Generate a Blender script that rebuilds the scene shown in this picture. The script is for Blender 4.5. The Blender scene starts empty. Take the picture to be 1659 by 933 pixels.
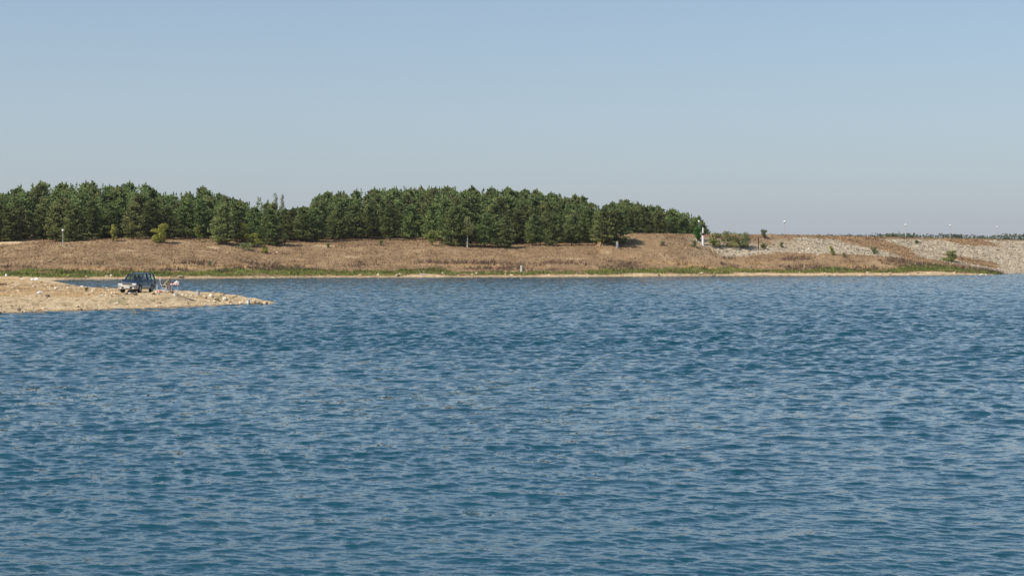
import bpy, bmesh, math, random
import numpy as np
from mathutils import Vector, Matrix
random.seed(7); rng = np.random.default_rng(11)
SC = bpy.context.scene; C = SC.collection
R = math.radians; PI = math.pi

# ------------------------------------------------------------------ camera, sky, sun
F, H0, YH = 3000.0, 4.2, 415.0
PITCH = math.atan((466.5 - YH) / F)
cam = bpy.data.cameras.new('camera'); cam.lens = 36 * F / 1659; cam.sensor_width = 36
cam.clip_start = 0.5; cam.clip_end = 9000
co = bpy.data.objects.new('camera', cam); C.objects.link(co)
co.location = (0, 0, H0); co.rotation_euler = (PI / 2 - PITCH, 0, 0); SC.camera = co
SUN_EL, SUN_AZ = R(49), R(238)        # azimuth clockwise from +Y (the view direction): behind the camera, to the left
w = bpy.data.worlds.new('World'); SC.world = w; w.use_nodes = True
nt = w.node_tree; bg = nt.nodes['Background']
sky = nt.nodes.new('ShaderNodeTexSky'); sky.sky_type = 'NISHITA'; sky.sun_disc = False
sky.sun_elevation = SUN_EL; sky.sun_rotation = SUN_AZ
sky.altitude = 0; sky.air_density = 0.7; sky.dust_density = 1.15; sky.ozone_density = 0.4
# the thick dry-season haze low in the sky, the same all round: blends the clear sky into lavender grey near the horizon
_tc = nt.nodes.new('ShaderNodeTexCoord'); _sx = nt.nodes.new('ShaderNodeSeparateXYZ'); nt.links.new(_tc.outputs['Generated'], _sx.inputs[0])
def _m(op, a, b=0.0):
    q = nt.nodes.new('ShaderNodeMath'); q.operation = op
    for i, v in enumerate((a, b)):
        if isinstance(v, (int, float)): q.inputs[i].default_value = v
        else: nt.links.new(v, q.inputs[i])
    return q.outputs[0]
_f = _m('MULTIPLY', _m('EXPONENT', _m('MULTIPLY', _m('MAXIMUM', _sx.outputs[2], 0.0), -8.0)), 0.86)
_mx = nt.nodes.new('ShaderNodeMix'); _mx.data_type = 'RGBA'; nt.links.new(_f, _mx.inputs['Factor']); _tn = nt.nodes.new('ShaderNodeMix'); _tn.data_type = 'RGBA'; _tn.blend_type = 'MULTIPLY'; _tn.inputs['Factor'].default_value = 1; _tn.inputs['B'].default_value = (.95, 1.035, 1.0, 1); nt.links.new(sky.outputs[0], _tn.inputs['A']); nt.links.new(_tn.outputs['Result'], _mx.inputs['A'])
_mx.inputs['B'].default_value = (3.22, 3.42, 3.98, 1); nt.links.new(_mx.outputs['Result'], bg.inputs[0]); bg.inputs[1].default_value = 0.137
sd = Vector((math.sin(SUN_AZ) * math.cos(SUN_EL), math.cos(SUN_AZ) * math.cos(SUN_EL), math.sin(SUN_EL)))
sl = bpy.data.lights.new('sun', 'SUN'); sl.energy = 5.0; sl.angle = R(0.5); sl.color = (1.0, 0.92, 0.80)
so = bpy.data.objects.new('sun', sl); C.objects.link(so); so.rotation_euler = sd.to_track_quat('Z', 'Y').to_euler()
SC.view_settings.view_transform = 'Standard'; SC.view_settings.look = 'None'
SC.view_settings.exposure = 0.0; SC.view_settings.gamma = 1.0
SC.render.engine = 'CYCLES'

# ------------------------------------------------------------------ helpers
def lin(c):
    return tuple(((v / 255) / 12.92 if v / 255 <= .04045 else ((v / 255 + .055) / 1.055) ** 2.4) for v in c)

def mat(name, cols, scale=3.0, rough=0.85, bump=0.0, bscale=None, metal=0.0, island=False, spec=0.3, coords='Object', detail=6, coat=0):
    m = bpy.data.materials.new(name); m.use_nodes = True
    n = m.node_tree.nodes; l = m.node_tree.links; b = n['Principled BSDF']
    b.inputs['Roughness'].default_value = rough; b.inputs['Metallic'].default_value = metal
    b.inputs['Specular IOR Level'].default_value = spec; b.inputs['Coat Weight'].default_value = coat
    tc = n.new('ShaderNodeTexCoord')
    ns = n.new('ShaderNodeTexNoise'); ns.inputs['Scale'].default_value = scale; ns.inputs['Detail'].default_value = detail
    l.new(tc.outputs[coords], ns.inputs['Vector'])
    cr = n.new('ShaderNodeValToRGB'); e = cr.color_ramp.elements
    k = len(cols)
    e[0].position = .3; e[0].color = (*cols[0], 1); e[1].position = .7; e[1].color = (*cols[-1], 1)
    for i in range(1, k - 1):
        q = e.new(.3 + .4 * i / (k - 1)); q.color = (*cols[i], 1)
    if island:
        g = n.new('ShaderNodeNewGeometry'); mx = n.new('ShaderNodeMath'); mx.operation = 'MULTIPLY_ADD'
        l.new(g.outputs['Random Per Island'], mx.inputs[0]); mx.inputs[1].default_value = .5
        ml = n.new('ShaderNodeMath'); ml.operation = 'MULTIPLY_ADD'; l.new(ns.outputs['Fac'], ml.inputs[0]); ml.inputs[1].default_value = 1.0; ml.inputs[2].default_value = -.25
        l.new(ml.outputs[0], mx.inputs[2]); l.new(mx.outputs[0], cr.inputs[0])
    else:
        l.new(ns.outputs['Fac'], cr.inputs[0])
    l.new(cr.outputs[0], b.inputs['Base Color'])
    if bump:
        n2 = n.new('ShaderNodeTexNoise'); n2.inputs['Scale'].default_value = bscale or scale * 4; n2.inputs['Detail'].default_value = 5
        l.new(tc.outputs[coords], n2.inputs['Vector'])
        bp = n.new('ShaderNodeBump'); bp.inputs['Strength'].default_value = bump; bp.inputs['Distance'].default_value = .05
        l.new(n2.outputs['Fac'], bp.inputs['Height']); l.new(bp.outputs[0], b.inputs['Normal'])
    return m

def leafy(m, f=.35):
    n = m.node_tree.nodes; l = m.node_tree.links; b = n['Principled BSDF']; o = n['Material Output']
    t = n.new('ShaderNodeBsdfTranslucent'); l.new(b.inputs['Base Color'].links[0].from_socket, t.inputs[0]); x = n.new('ShaderNodeMixShader'); x.inputs[0].default_value = f
    l.new(b.outputs[0], x.inputs[1]); l.new(t.outputs[0], x.inputs[2]); l.new(x.outputs[0], o.inputs[0]); return m
def mesh_np(name, V, faces, mats, mi=None, smooth=False):
    """V (n,3); faces (m,k) int array"""
    me = bpy.data.meshes.new(name); V = np.asarray(V, dtype=np.float32); faces = np.asarray(faces, dtype=np.int32)
    m, k = faces.shape
    me.vertices.add(len(V)); me.vertices.foreach_set('co', V.ravel())
    me.loops.add(m * k); me.loops.foreach_set('vertex_index', faces.ravel())
    me.polygons.add(m); me.polygons.foreach_set('loop_start', np.arange(0, m * k, k, dtype=np.int32))
    try: me.polygons.foreach_set('loop_total', np.full(m, k, dtype=np.int32))
    except Exception: pass
    if mi is not None: me.polygons.foreach_set('material_index', np.asarray(mi, dtype=np.int32))
    me.polygons.foreach_set('use_smooth', np.full(m, smooth, dtype=bool))
    for x in (mats if isinstance(mats, (list, tuple)) else [mats]): me.materials.append(x)
    me.update(calc_edges=True); me.validate()
    return me

def put(name, me, parent=None, loc=(0, 0, 0), rot=(0, 0, 0), scale=(1, 1, 1)):
    o = bpy.data.objects.new(name, me); C.objects.link(o)
    o.location = loc; o.rotation_euler = rot; o.scale = scale
    if parent: o.parent = parent
    return o

def bm_obj(name, bm, m, parent=None, smooth=False, bevel=0):
    me = bpy.data.meshes.new(name)
    bmesh.ops.recalc_face_normals(bm, faces=bm.faces[:]); bm.to_mesh(me); bm.free()
    for x in (m if isinstance(m, (list, tuple)) else [m]): me.materials.append(x)
    for p in me.polygons: p.use_smooth = smooth
    o = put(name, me, parent)
    if bevel:
        b = o.modifiers.new('bevel', 'BEVEL'); b.width = bevel; b.segments = 2; b.limit_method = 'ANGLE'
    return o

def tag(o, label, cat, group=None, kind=None):
    o['label'] = label
    if cat: o['category'] = cat
    if group: o['group'] = group
    if kind: o['kind'] = kind
    return o

def thing(name, label, cat, loc=(0, 0, 0), rz=0, group=None, rot=None, scale=1):
    o = bpy.data.objects.new(name, None); C.objects.link(o); o.empty_display_size = .3
    o.location = loc; o.rotation_euler = rot or (0, 0, rz); o.scale = (scale,) * 3
    return tag(o, label, cat, group)

def struct(o): o['kind'] = 'structure'; return o
def stuff(o, label=None, cat=None):
    o['kind'] = 'stuff'
    if label: o['label'] = label
    if cat: o['category'] = cat
    return o

def box(bm, c, s, rot=None):
    v = bmesh.ops.create_cube(bm, size=1)['verts']
    M = Matrix.Translation(Vector(c)) @ (rot or Matrix.Identity(4)) @ Matrix.Diagonal((*s, 1))
    bmesh.ops.transform(bm, matrix=M, verts=v); return v

def tube(bm, pts, r, seg=8, cap=True):
    """tapered tube through points; r a number or a list"""
    pts = [Vector(p) for p in pts]; rr = r if isinstance(r, (list, tuple)) else [r] * len(pts)
    rings = []
    for i, p in enumerate(pts):
        d = (pts[min(i + 1, len(pts) - 1)] - pts[max(i - 1, 0)]).normalized()
        a = d.orthogonal().normalized() if i == 0 else (a0 - d * a0.dot(d)).normalized()
        a0 = a; b = d.cross(a)
        rings.append([bm.verts.new(p + (a * math.cos(t) + b * math.sin(t)) * rr[i]) for t in [2 * PI * k / seg for k in range(seg)]])
    for i in range(len(rings) - 1):
        for k in range(seg):
            bm.faces.new((rings[i][k], rings[i][(k + 1) % seg], rings[i + 1][(k + 1) % seg], rings[i + 1][k]))
    if cap:
        bm.faces.new(rings[0][::-1]); bm.faces.new(rings[-1])

def lathe(bm, prof, seg=16, c=(0, 0, 0)):
    rings = [[bm.verts.new((c[0] + r * math.cos(2 * PI * k / seg), c[1] + r * math.sin(2 * PI * k / seg), c[2] + z)) for k in range(seg)] for r, z in prof]
    for i in range(len(rings) - 1):
        for k in range(seg):
            bm.faces.new((rings[i][k], rings[i][(k + 1) % seg], rings[i + 1][(k + 1) % seg], rings[i + 1][k]))
    bm.faces.new(rings[0][::-1]); bm.faces.new(rings[-1])

def ray(px, py):
    c, s = math.cos(PITCH), math.sin(PITCH); a = (px - 829.5) / F; b = (466.5 - py) / F
    return a, c + b * s, -s + b * c           # x, y, z
def at(px, py, Y):
    a, y, z = ray(px, py); k = Y / y
    return a * k, Y, H0 + z * k

# ------------------------------------------------------------------ value noise (numpy)
_perm = rng.random((256, 256))
def vnoise(x, y, s):
    x = x / s; y = y / s; xi = np.floor(x).astype(int); yi = np.floor(y).astype(int); fx = x - xi; fy = y - yi
    fx = fx * fx * (3 - 2 * fx); fy = fy * fy * (3 - 2 * fy)
    g = lambda a, b: _perm[a % 256, b % 256]
    return (g(xi, yi) * (1 - fx) + g(xi + 1, yi) * fx) * (1 - fy) + (g(xi, yi + 1) * (1 - fx) + g(xi + 1, yi + 1) * fx) * fy - .5
def fbm(x, y, s, o=4):
    return sum(vnoise(x + 31.7 * i, y - 17.3 * i, s / 2 ** i) / 2 ** i for i in range(o))

# ------------------------------------------------------------------ terrain height
SPIT = np.array([(-300, 30), (-120, 60), (-70, 92), (-45, 122), (-37.3, 135.3), (-34.4, 141.6), (-29, 148.2), (-25.2, 157.3), (-23, 161.5), (-20.6, 164.2),
                 (-22.5, 166.8), (-26.5, 169.5), (-30, 173.5), (-36.5, 185), (-46, 209), (-60, 256), (-79, 318), (-79, 345), (-300, 380)], float)
def sdist(x, y, P):
    d2 = np.full(x.shape, 1e18); ins = np.zeros(x.shape, bool)
    for i in range(len(P)):
        ax, ay = P[i]; bx, by = P[(i + 1) % len(P)]
        ex, ey = bx - ax, by - ay; t = np.clip(((x - ax) * ex + (y - ay) * ey) / (ex * ex + ey * ey), 0, 1)
        d2 = np.minimum(d2, (x - ax - t * ex) ** 2 + (y - ay - t * ey) ** 2)
        cnd = (ay > y) != (by > y); xi = ax + (y - ay) / (by - ay if by != ay else 1e-9) * ex
        ins ^= cnd & (x < xi)
    d = np.sqrt(d2); return np.where(ins, d, -d)
SX = [-700, -300, -140, -79, -64.6, -39.5, 8.7, 48.6, 89, 113, 125, 135]; SY = [300, 332, 338, 327, 340, 360, 371, 393, 401, 419, 450, 500]
CREST = np.array([(18, 418), (33, 422), (47.5, 431), (65.2, 443), (86, 475), (112, 516), (148.5, 567), (250, 720), (700, 1395)], float)
ZC = 9.3
def crest_t(x, y):
    best = np.full(x.shape, 1e18); sg = np.ones(x.shape)
    for i in range(len(CREST) - 1):
        ax, ay = CREST[i]; bx, by = CREST[i + 1]; ex, ey = bx - ax, by - ay
        t = np.clip(((x - ax) * ex + (y - ay) * ey) / (ex * ex + ey * ey), 0, 1)
        dx = x - ax - t * ex; dy = y - ay - t * ey; d2 = dx * dx + dy * dy
        s = np.where(ex * (y - ay) - ey * (x - ax) > 0, -1.0, 1.0)   # + in front (lake side)
        m = d2 < best; best = np.where(m, d2, best); sg = np.where(m, s, sg)
    return np.sqrt(best) * sg
def heights(x, y):
    x = np.asarray(x, float); y = np.asarray(y, float)
    ys = np.interp(x, SX, SY) + 1.6 * fbm(x, x * 0, 14, 4) + .5 * fbm(x, y, 3, 2)
    df = y - ys
    TX = [-300, -110, -60, -20, 0, 25, 35, 50, 60, 85, 100, 108, 116, 124]
    Td = np.interp(x, TX, [70, 70, 60, 50, 50, 44, 33, 31, 30, 24, 22, 15, 10, 10])
    Tz = np.interp(x, TX, [7.7, 7.7, 7.4, 6.7, 6.4, 6.4, 6.4, 5.9, 5.2, 4.1, 3.2, 1.7, .2, -2])
    Ez = np.interp(x, [-300, 30, 45, 60, 120], [9.7, 9.5, 6.6, 5.4, 0])
    lo = np.interp(df, [-40, 0, .9, 4, 10], [-3.5, 0, .38, .75, 1.25])
    f = np.clip((df - 10) / (Td - 10), 0, 1); g = np.clip((df - Td) / 55, 0, 1)
    fade = np.interp(x, [95, 118], [1, 0]); lo = np.where(df > 0, lo * np.minimum(1, fade + .0) - (1 - fade) * .3, lo)
    hb = lo + f * (Tz - 1.25 * fade) + g * (Ez - Tz)
    hb = hb + np.clip(df / 12, 0, 1) * (.45 * fbm(x, y, 16, 4) + .10 * vnoise(x, y, 1.3)) + np.clip(df, 0, 1) * .06 * vnoise(x, y, .9)
    # dam: rip-rap face towards the lake, flat crest, shallower back slope
    t = crest_t(x, y)
    sl_ = np.interp(x, [30, 50, 70, 100, 125], [2.2, 2.4, 3.2, 4.3, 4.75])
    hd = np.where(t > 0, ZC - t / sl_, np.where(t > -7, ZC, np.maximum(ZC + (t + 7) / 3, 6.5)))
    hd = np.where(x < 20, -9, hd) + np.where(t > .5, .22 * fbm(x, y, 7, 3) + .05 * vnoise(x, y, .9), .03 * vnoise(x, y, 2))
    plain = np.where(y > 700, 8.6 + (y - 700) * .0006, -9)
    # spit
    d = sdist(x, y, SPIT); d = d + .7 * fbm(x, y, 5, 3) * np.clip((d + 3) / 3, 0, 1)
    cap = np.interp(y, [120, 175, 230, 300, 350], [1.32, 1.32, 1.15, .75, .5])
    hs = np.where(d > 0, cap * np.tanh(d / 5.2), d * .25)
    pad = np.exp(-(np.maximum(np.hypot((x + 31.4), (y - 156.2)) - 2.4, 0) / 1.2) ** 2)
    hs = hs * (1 - pad) + 1.14 * pad
    hs = hs + (1 - .93 * pad) * np.clip(d / 2, 0, 1) * (.16 * fbm(x, y, 6, 4) + .07 * vnoise(x, y, .8) + .05 * vnoise(x, y, .35) + .05 * np.sin(np.clip(d, 0, 9) * 4.6 + 3 * fbm(x, y, 9, 2)) * (d < 9))
    # terraces left by falling water on the lake side
    h = np.maximum(np.maximum(hs, hb), np.maximum(hd, plain)); h = np.maximum(h, -3.5)
    return h, dict(df=df, Td=Td, hb=hb, hd=hd, hs=hs, d=d, t=t)
def gz(x, y): return float(heights(np.array([x]), np.array([y]))[0][0])
_Yr = np.concatenate([np.arange(110, 340, .25), np.arange(340, 900, .5)])
def hit(px, py, ymin=110):
    a, y, z = ray(px, py); Y = _Yr[_Yr >= ymin]; X = a / y * Y; Z = H0 + z / y * Y
    g = np.maximum(heights(X, Y)[0], 0); k = np.argmax(g >= Z)
    if g[k] < Z[k]: k = len(Y) - 1
    return float(X[k]), float(Y[k]), float(g[k])

# ground sheet: fan of cells, finer where the land is near
ang = np.concatenate([np.linspace(-42, -18.5, 14), np.linspace(-18, 18, 500), np.linspace(18.5, 42, 14)]) * PI / 180
rad = np.concatenate([np.arange(90, 132, 3), np.arange(132, 182, .26), np.arange(182, 320, 1.0), np.arange(320, 480, .62), np.arange(480, 620, 2.), np.geomspace(620, 2600, 30)])
A, RR = np.meshgrid(ang, rad); GX = RR * np.tan(A) ; GY = RR
GH, info = heights(GX, GY)
nr, nc = GX.shape
idx = np.arange(nr * nc).reshape(nr, nc)
quads = np.stack([idx[:-1, :-1], idx[:-1, 1:], idx[1:, 1:], idx[1:, :-1]], -1).reshape(-1, 4)
zf = GH.ravel()[quads].max(1); quads = quads[zf > -2.5]
V = np.stack([GX, GY, GH], -1).reshape(-1, 3)

def ground_material():
    m = bpy.data.materials.new('ground'); m.use_nodes = True
    n = m.node_tree.nodes; l = m.node_tree.links; b = n['Principled BSDF']
    b.inputs['Roughness'].default_value = .95; b.inputs['Specular IOR Level'].default_value = .15
    geo = n.new('ShaderNodeNewGeometry'); at_ = n.new('ShaderNodeAttribute'); at_.attribute_name = 'zone'
    at2 = n.new('ShaderNodeAttribute'); at2.attribute_name = 'zone_b'
    sp = n.new('ShaderNodeSeparateColor'); l.new(at_.outputs['Color'], sp.inputs[0])
    sp2 = n.new('ShaderNodeSeparateColor'); l.new(at2.outputs['Color'], sp2.inputs[0])
    def ramp(scale, stops, stretch=(1, 1, 1), detail=8, rough=.6):
        mp = n.new('ShaderNodeMapping'); mp.inputs['Scale'].default_value = stretch; l.new(geo.outputs['Position'], mp.inputs[0])
        t = n.new('ShaderNodeTexNoise'); t.inputs['Scale'].default_value = scale; t.inputs['Detail'].default_value = detail; t.inputs['Roughness'].default_value = rough
        l.new(mp.outputs[0], t.inputs['Vector'])
        c = n.new('ShaderNodeValToRGB'); e = c.color_ramp.elements
        e[0].position, e[0].color = stops[0][0], (*stops[0][1], 1); e[1].position, e[1].color = stops[-1][0], (*stops[-1][1], 1)
        for p, q in stops[1:-1]: x = e.new(p); x.color = (*q, 1)
        l.new(t.outputs['Fac'], c.inputs[0]); return c.outputs[0]
    def mix(f, a, c):
        x = n.new('ShaderNodeMix'); x.data_type = 'RGBA'; l.new(f, x.inputs['Factor']); l.new(a, x.inputs['A']); l.new(c, x.inputs['B']); return x.outputs['Result']
    brown = ramp(.22, [(.30, (.16, .105, .06)), (.45, (.27, .18, .10)), (.55, (.34, .235, .135)), (.70, (.46, .33, .19))], (1, .35, 1), 10, .75)
    sand = ramp(1.3, [(.30, (.24, .155, .08)), (.40, (.54, .40, .235)), (.55, (.72, .555, .35)), (.72, (.80, .68, .47))], (1, .5, 1), 10, .75)
    green = ramp(.6, [(.3, (.07, .09, .02)), (.5, (.13, .17, .04)), (.7, (.25, .21, .09))], (1, .5, 1), 8, .7)
    rock = ramp(1.2, [(.3, (.28, .23, .165)), (.5, (.47, .40, .30)), (.7, (.64, .56, .43))], (1, 1, 1), 8, .75)
    orange = ramp(.5, [(.3, (.40, .24, .11)), (.5, (.56, .37, .18)), (.7, (.68, .50, .29))], (1, .4, 1), 10, .8)
    c = mix(sp.outputs[0], brown, sand); c = mix(sp.outputs[1], c, green); c = mix(sp.outputs[2], c, rock); c = mix(sp2.outputs[0], c, orange)
    wet = n.new('ShaderNodeMix'); wet.data_type = 'RGBA'; wet.blend_type = 'MULTIPLY'; l.new(sp2.outputs[1], wet.inputs['Factor']); l.new(c, wet.inputs['A'])
    wet.inputs['B'].default_value = (.42, .40, .38, 1); l.new(wet.outputs['Result'], b.inputs['Base Color'])
    t = n.new('ShaderNodeTexNoise'); t.inputs['Scale'].default_value = 3.0; t.inputs['Detail'].default_value = 10; t.inputs['Roughness'].default_value = .7
    l.new(geo.outputs['Position'], t.inputs['Vector'])
    bp = n.new('ShaderNodeBump'); bp.inputs['Strength'].default_value = 1; bp.inputs['Distance'].default_value = .4
    l.new(t.outputs['Fac'], bp.inputs['Height']); l.new(bp.outputs[0], b.inputs['Normal'])
    return m

def masks(x, y, h, I):
    df, t = I['df'], I['t']; cl = lambda v: np.clip(v, 0, 1)
    nz = fbm(x, y, 9, 4); n2 = fbm(x, y, 3, 3)
    dam = cl((I['hd'] - np.maximum(I['hb'], I['hs']) + .15) / .3) * cl((x - 33 + 10 * fbm(x, y, 8, 3)) / 2)
    spit = cl((I['hs'] - I['hb'] + .1) / .3) * (1 - dam)
    bank = (1 - dam) * (1 - spit)
    sandw = 1.1 + 5 * np.clip(nz + .1 * np.sin(x * .07) + .02, 0, 1) + np.interp(x, [40, 60, 110], [0, 1.5, 2])
    s_ = bank * cl((sandw - df) / 1.0) * .72
    g_ = bank * cl((df - sandw) / 1.0) * cl(1.7 + 4 * n2) * cl((8.0 + 8 * nz + np.interp(x, [-80, -40, 0, 40, 80, 105], [4, 5, 2.5, 4, 6, 7]) - df) / 3)
    gold = bank * cl(4 * (fbm(x, y * 2.0, 11, 3) - .12)) * cl((df - 9) / 3) * cl((22 - df) / 6) * .8
    # eroded pale ramps under the left wood
    gu = bank * cl((x + 124) / 3) * cl((-101 - x) / 3) * cl((df - 58) / 4) * cl((86 - df) / 6) * cl(.6 + 3 * vnoise(x + .4 * y, y * .15, 3))
    s_ = np.maximum(s_, gu)
    s_ = np.maximum(s_, bank * .5 * cl(6 * (fbm(x, y * 2.5, 7, 3) - .40)))
    inner = spit * cl((I['d'] - 3 + 4 * nz) / 3) * cl((-31 - x) / 4) * cl(.8 + 1.5 * n2)
    s_ = np.maximum(s_, spit)
    rk = dam * cl(1.0 - cl(3.5 * (fbm(x + 5, y * .7, 22, 4) + .04 + .12 * cl((100 - x) / 30) * cl((8 - t) / 8))) * .9) * cl((t - 1.2) / 2)
    wet = cl((.10 - h) / .08)
    # grass-and-weed patch on the near spit
    g_ = np.maximum(g_, spit * .55 * cl(5 * (fbm(x, y * 1.4, 4, 3) - .33)))
    return s_, g_, rk, np.maximum(inner * .85, gold), wet, dam, spit, bank
gm = ground_material()
me = mesh_np('ground', V, quads, gm, smooth=True)
M_ = masks(GX, GY, GH, info)
one = np.ones(nr * nc)
for nm, tr in (('zone', (M_[0], M_[1], M_[2])), ('zone_b', (M_[3], M_[4], M_[4] * 0))):
    ca = me.color_attributes.new(nm, 'FLOAT_COLOR', 'POINT')
    ca.data.foreach_set('color', np.stack([tr[0].ravel(), tr[1].ravel(), tr[2].ravel(), one], -1).astype(np.float32).ravel())
g = struct(put('ground', me)); g['label'] = 'dry brown bank, sandy spit and stony dam around the lake'

# ------------------------------------------------------------------ water
ca_ = 17.6
NW = 160; WDIR = R(-82); CH = 1.25
waves = []
for i in range(NW):
    lam = 0.075 * (3.6 / 0.075) ** ((i + rng.random()) / NW); k = 2 * PI / lam
    th = WDIR + rng.normal(0, .72); slope = .0165 * (1.65 if lam < .42 else (1.05 if lam < .85 else (.6 if lam < 1.8 else .36)))
    waves.append((lam, k, k * math.cos(th), k * math.sin(th), slope / k, rng.random() * 2 * PI))
def water_grid(deg, rows, off):
    ang_ = np.array(deg) * PI / 180; dr = np.gradient(rows)
    A, Y0 = np.meshgrid(ang_, rows); X0 = Y0 * np.tan(A); D = np.repeat(dr[:, None], len(ang_), 1)
    DXg = np.gradient(X0, axis=1)
    X32, Y32, D32, G32 = (q.astype(np.float32) for q in (X0, Y0, D, DXg)); Z = np.zeros_like(X32); DX = np.zeros_like(X32); DY = np.zeros_like(X32); ZS = np.zeros_like(X32)
    patch = (1 + .45 * fbm(X0, Y0 * .6, 11, 3)).astype(np.float32)
    ramp_ = (np.clip((Y0 - 24) / 68, 0, 1) ** 1.0).astype(np.float32)
    for lam, k, kx, ky, a, p0 in waves:
        if abs(ky) * D32.min() > 6: continue
        att = np.exp(-(abs(ky) * D32 / 2.4) ** 2 - (abs(kx) * G32 / 2.4) ** 2)
        ph = (kx * X32 + ky * Y32 + np.float32(p0)).astype(np.float32); am = .72 * a * att * (patch if lam < 1.5 else 1) * (1 + ((3.1 if lam < 1.4 else 2.0) if lam > .5 else 1.8) * ramp_)
        c = np.cos(ph); sn = am * np.sin(ph); Z += sn; ZS += sn * (1.0 if lam < 1.3 else .4); DX += am * c * (kx / k); DY += am * c * (ky / k)
    edge = (np.clip((Y0 - 21) / 2, 0, 1) * np.clip((620 - Y0) / 100, 0, 1)).astype(np.float32)
    V = np.stack([X0 + CH * DX * edge, Y0 + (CH * DY - 1.8 * ZS) * edge, Z * edge], -1).reshape(-1, 3)
    n1, n2 = X0.shape; idx = np.arange(n1 * n2).reshape(n1, n2) + off
    return V, np.stack([idx[:-1, :-1], idx[:-1, 1:], idx[1:, 1:], idx[1:, :-1]], -1).reshape(-1, 4), D.ravel()
side_ = lambda n: (np.linspace(-60, -ca_ - .5, n), np.linspace(ca_ + .5, 60, n))
a_, b_ = side_(12)
YS = 60.0
near_rows = 1851 * H0 / np.arange(343, 1851 * H0 / YS, -.46); near_rows = np.concatenate([[4, 8, 12, 16, 19, 21], near_rows, [YS]])
far_rows = [YS]
while far_rows[-1] < 470: far_rows.append(far_rows[-1] + np.interp(far_rows[-1], [60, 120, 250, 470], [.15, .21, .34, .50]))
far_rows = np.concatenate([far_rows, [500, 600, 900, 1300]])
V1, Q1, D1 = water_grid(np.concatenate([a_, np.linspace(-ca_, ca_, 1000), b_]), near_rows, 0)
V2, Q2, D2 = water_grid(np.concatenate([a_, np.linspace(-ca_, ca_, 400), b_]), far_rows, len(V1))
V = np.concatenate([V1, V2]); quads = np.concatenate([Q1, Q2]); DR = np.concatenate([D1, D2])
print('water quads', len(quads))
def water_material():
    m = bpy.data.materials.new('lake_water'); m.use_nodes = True
    n = m.node_tree.nodes; l = m.node_tree.links; b = n['Principled BSDF']
    b.inputs['Base Color'].default_value = (.007, .052, .080, 1); b.inputs['Roughness'].default_value = .035
    b.inputs['IOR'].default_value = 1.34; b.inputs['Specular IOR Level'].default_value = .5
    geo = n.new('ShaderNodeNewGeometry'); lod = n.new('ShaderNodeAttribute'); lod.attribute_name = 'coarse'
    acc = geo.outputs['Normal']
    for sc, amp, use, rot in ((22, .3, False, 8), (5.0, 1.3, True, 14), (2.0, 1.7, True, -6)):
        mp = n.new('ShaderNodeMapping'); mp.inputs['Scale'].default_value = (.75, 1.25, 1); mp.inputs['Rotation'].default_value = (0, 0, R(rot)); l.new(geo.outputs['Position'], mp.inputs[0])
        t = n.new('ShaderNodeTexNoise'); t.inputs['Scale'].default_value = sc; t.inputs['Detail'].default_value = 2.5; t.inputs['Roughness'].default_value = .55
        l.new(mp.outputs[0], t.inputs['Vector'])
        sb = n.new('ShaderNodeVectorMath'); sb.operation = 'SUBTRACT'; l.new(t.outputs['Color'], sb.inputs[0]); sb.inputs[1].default_value = (.5, .5, .5)
        ml = n.new('ShaderNodeVectorMath'); ml.operation = 'MULTIPLY'; l.new(sb.outputs[0], ml.inputs[0]); ml.inputs[1].default_value = (amp * .8, amp, 0)
        q = ml
        if use:
            q = n.new('ShaderNodeVectorMath'); q.operation = 'SCALE'; l.new(ml.outputs[0], q.inputs[0]); l.new(lod.outputs['Fac'], q.inputs['Scale'])
        ad = n.new('ShaderNodeVectorMath'); ad.operation = 'ADD'; l.new(acc, ad.inputs[0]); l.new(q.outputs[0], ad.inputs[1]); acc = ad.outputs[0]
    prev = n.new('ShaderNodeVectorMath'); prev.operation = 'NORMALIZE'; l.new(acc, prev.inputs[0])
    l.new(prev.outputs[0], b.inputs['Normal'])
    return m
wme = mesh_np('water', V, quads, water_material(), smooth=True)
at_ = wme.attributes.new('coarse', 'FLOAT', 'POINT'); at_.data.foreach_set('value', (1 - np.exp(-(DR / .22) ** 1.2)).astype(np.float32))
wo = struct(put('water', wme)); wo['label'] = 'choppy deep blue lake water with teal wave fronts'

# ------------------------------------------------------------------ scattered stuff
ICO = None
def ico():
    bm = bmesh.new(); bmesh.ops.create_icosphere(bm, subdivisions=1, radius=1)
    v = np.array([x.co[:] for x in bm.verts]); f = np.array([[q.index for q in p.verts] for p in bm.faces]); bm.free(); return v, f
IV, IF = ico()
BV = np.array([(x, y, z) for x in (-.8, .8) for y in (-.8, .8) for z in (-.8, .8)]); BF = np.array([(0,1,3),(0,3,2),(4,6,7),(4,7,5),(0,4,5),(0,5,1),(2,3,7),(2,7,6),(0,2,6),(0,6,4),(1,5,7),(1,7,3)])
def rocks_mesh(name, P, S, m, flat=.6, jit=.28, low=False):
    IV, IF = (BV, BF) if low else (globals()['IV'], globals()['IF'])
    n = len(P); v = IV[None] * (1 + jit * rng.normal(size=(n, len(IV), 1))); sc = np.stack([S * rng.uniform(.7, 1.35, n), S * rng.uniform(.7, 1.2, n), S * flat * rng.uniform(.6, 1.3, n)], -1)
    v = v * sc[:, None, :]; a = rng.uniform(0, 2 * PI, n); c, s = np.cos(a)[:, None], np.sin(a)[:, None]
    x = v[..., 0] * c - v[..., 1] * s; y = v[..., 0] * s + v[..., 1] * c
    V = np.stack([x + P[:, None, 0], y + P[:, None, 1], v[..., 2] + P[:, None, 2]], -1).reshape(-1, 3)
    Fc = (IF[None] + (np.arange(n) * len(IV))[:, None, None]).reshape(-1, 3)
    return mesh_np(name, V, Fc, m)
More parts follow.
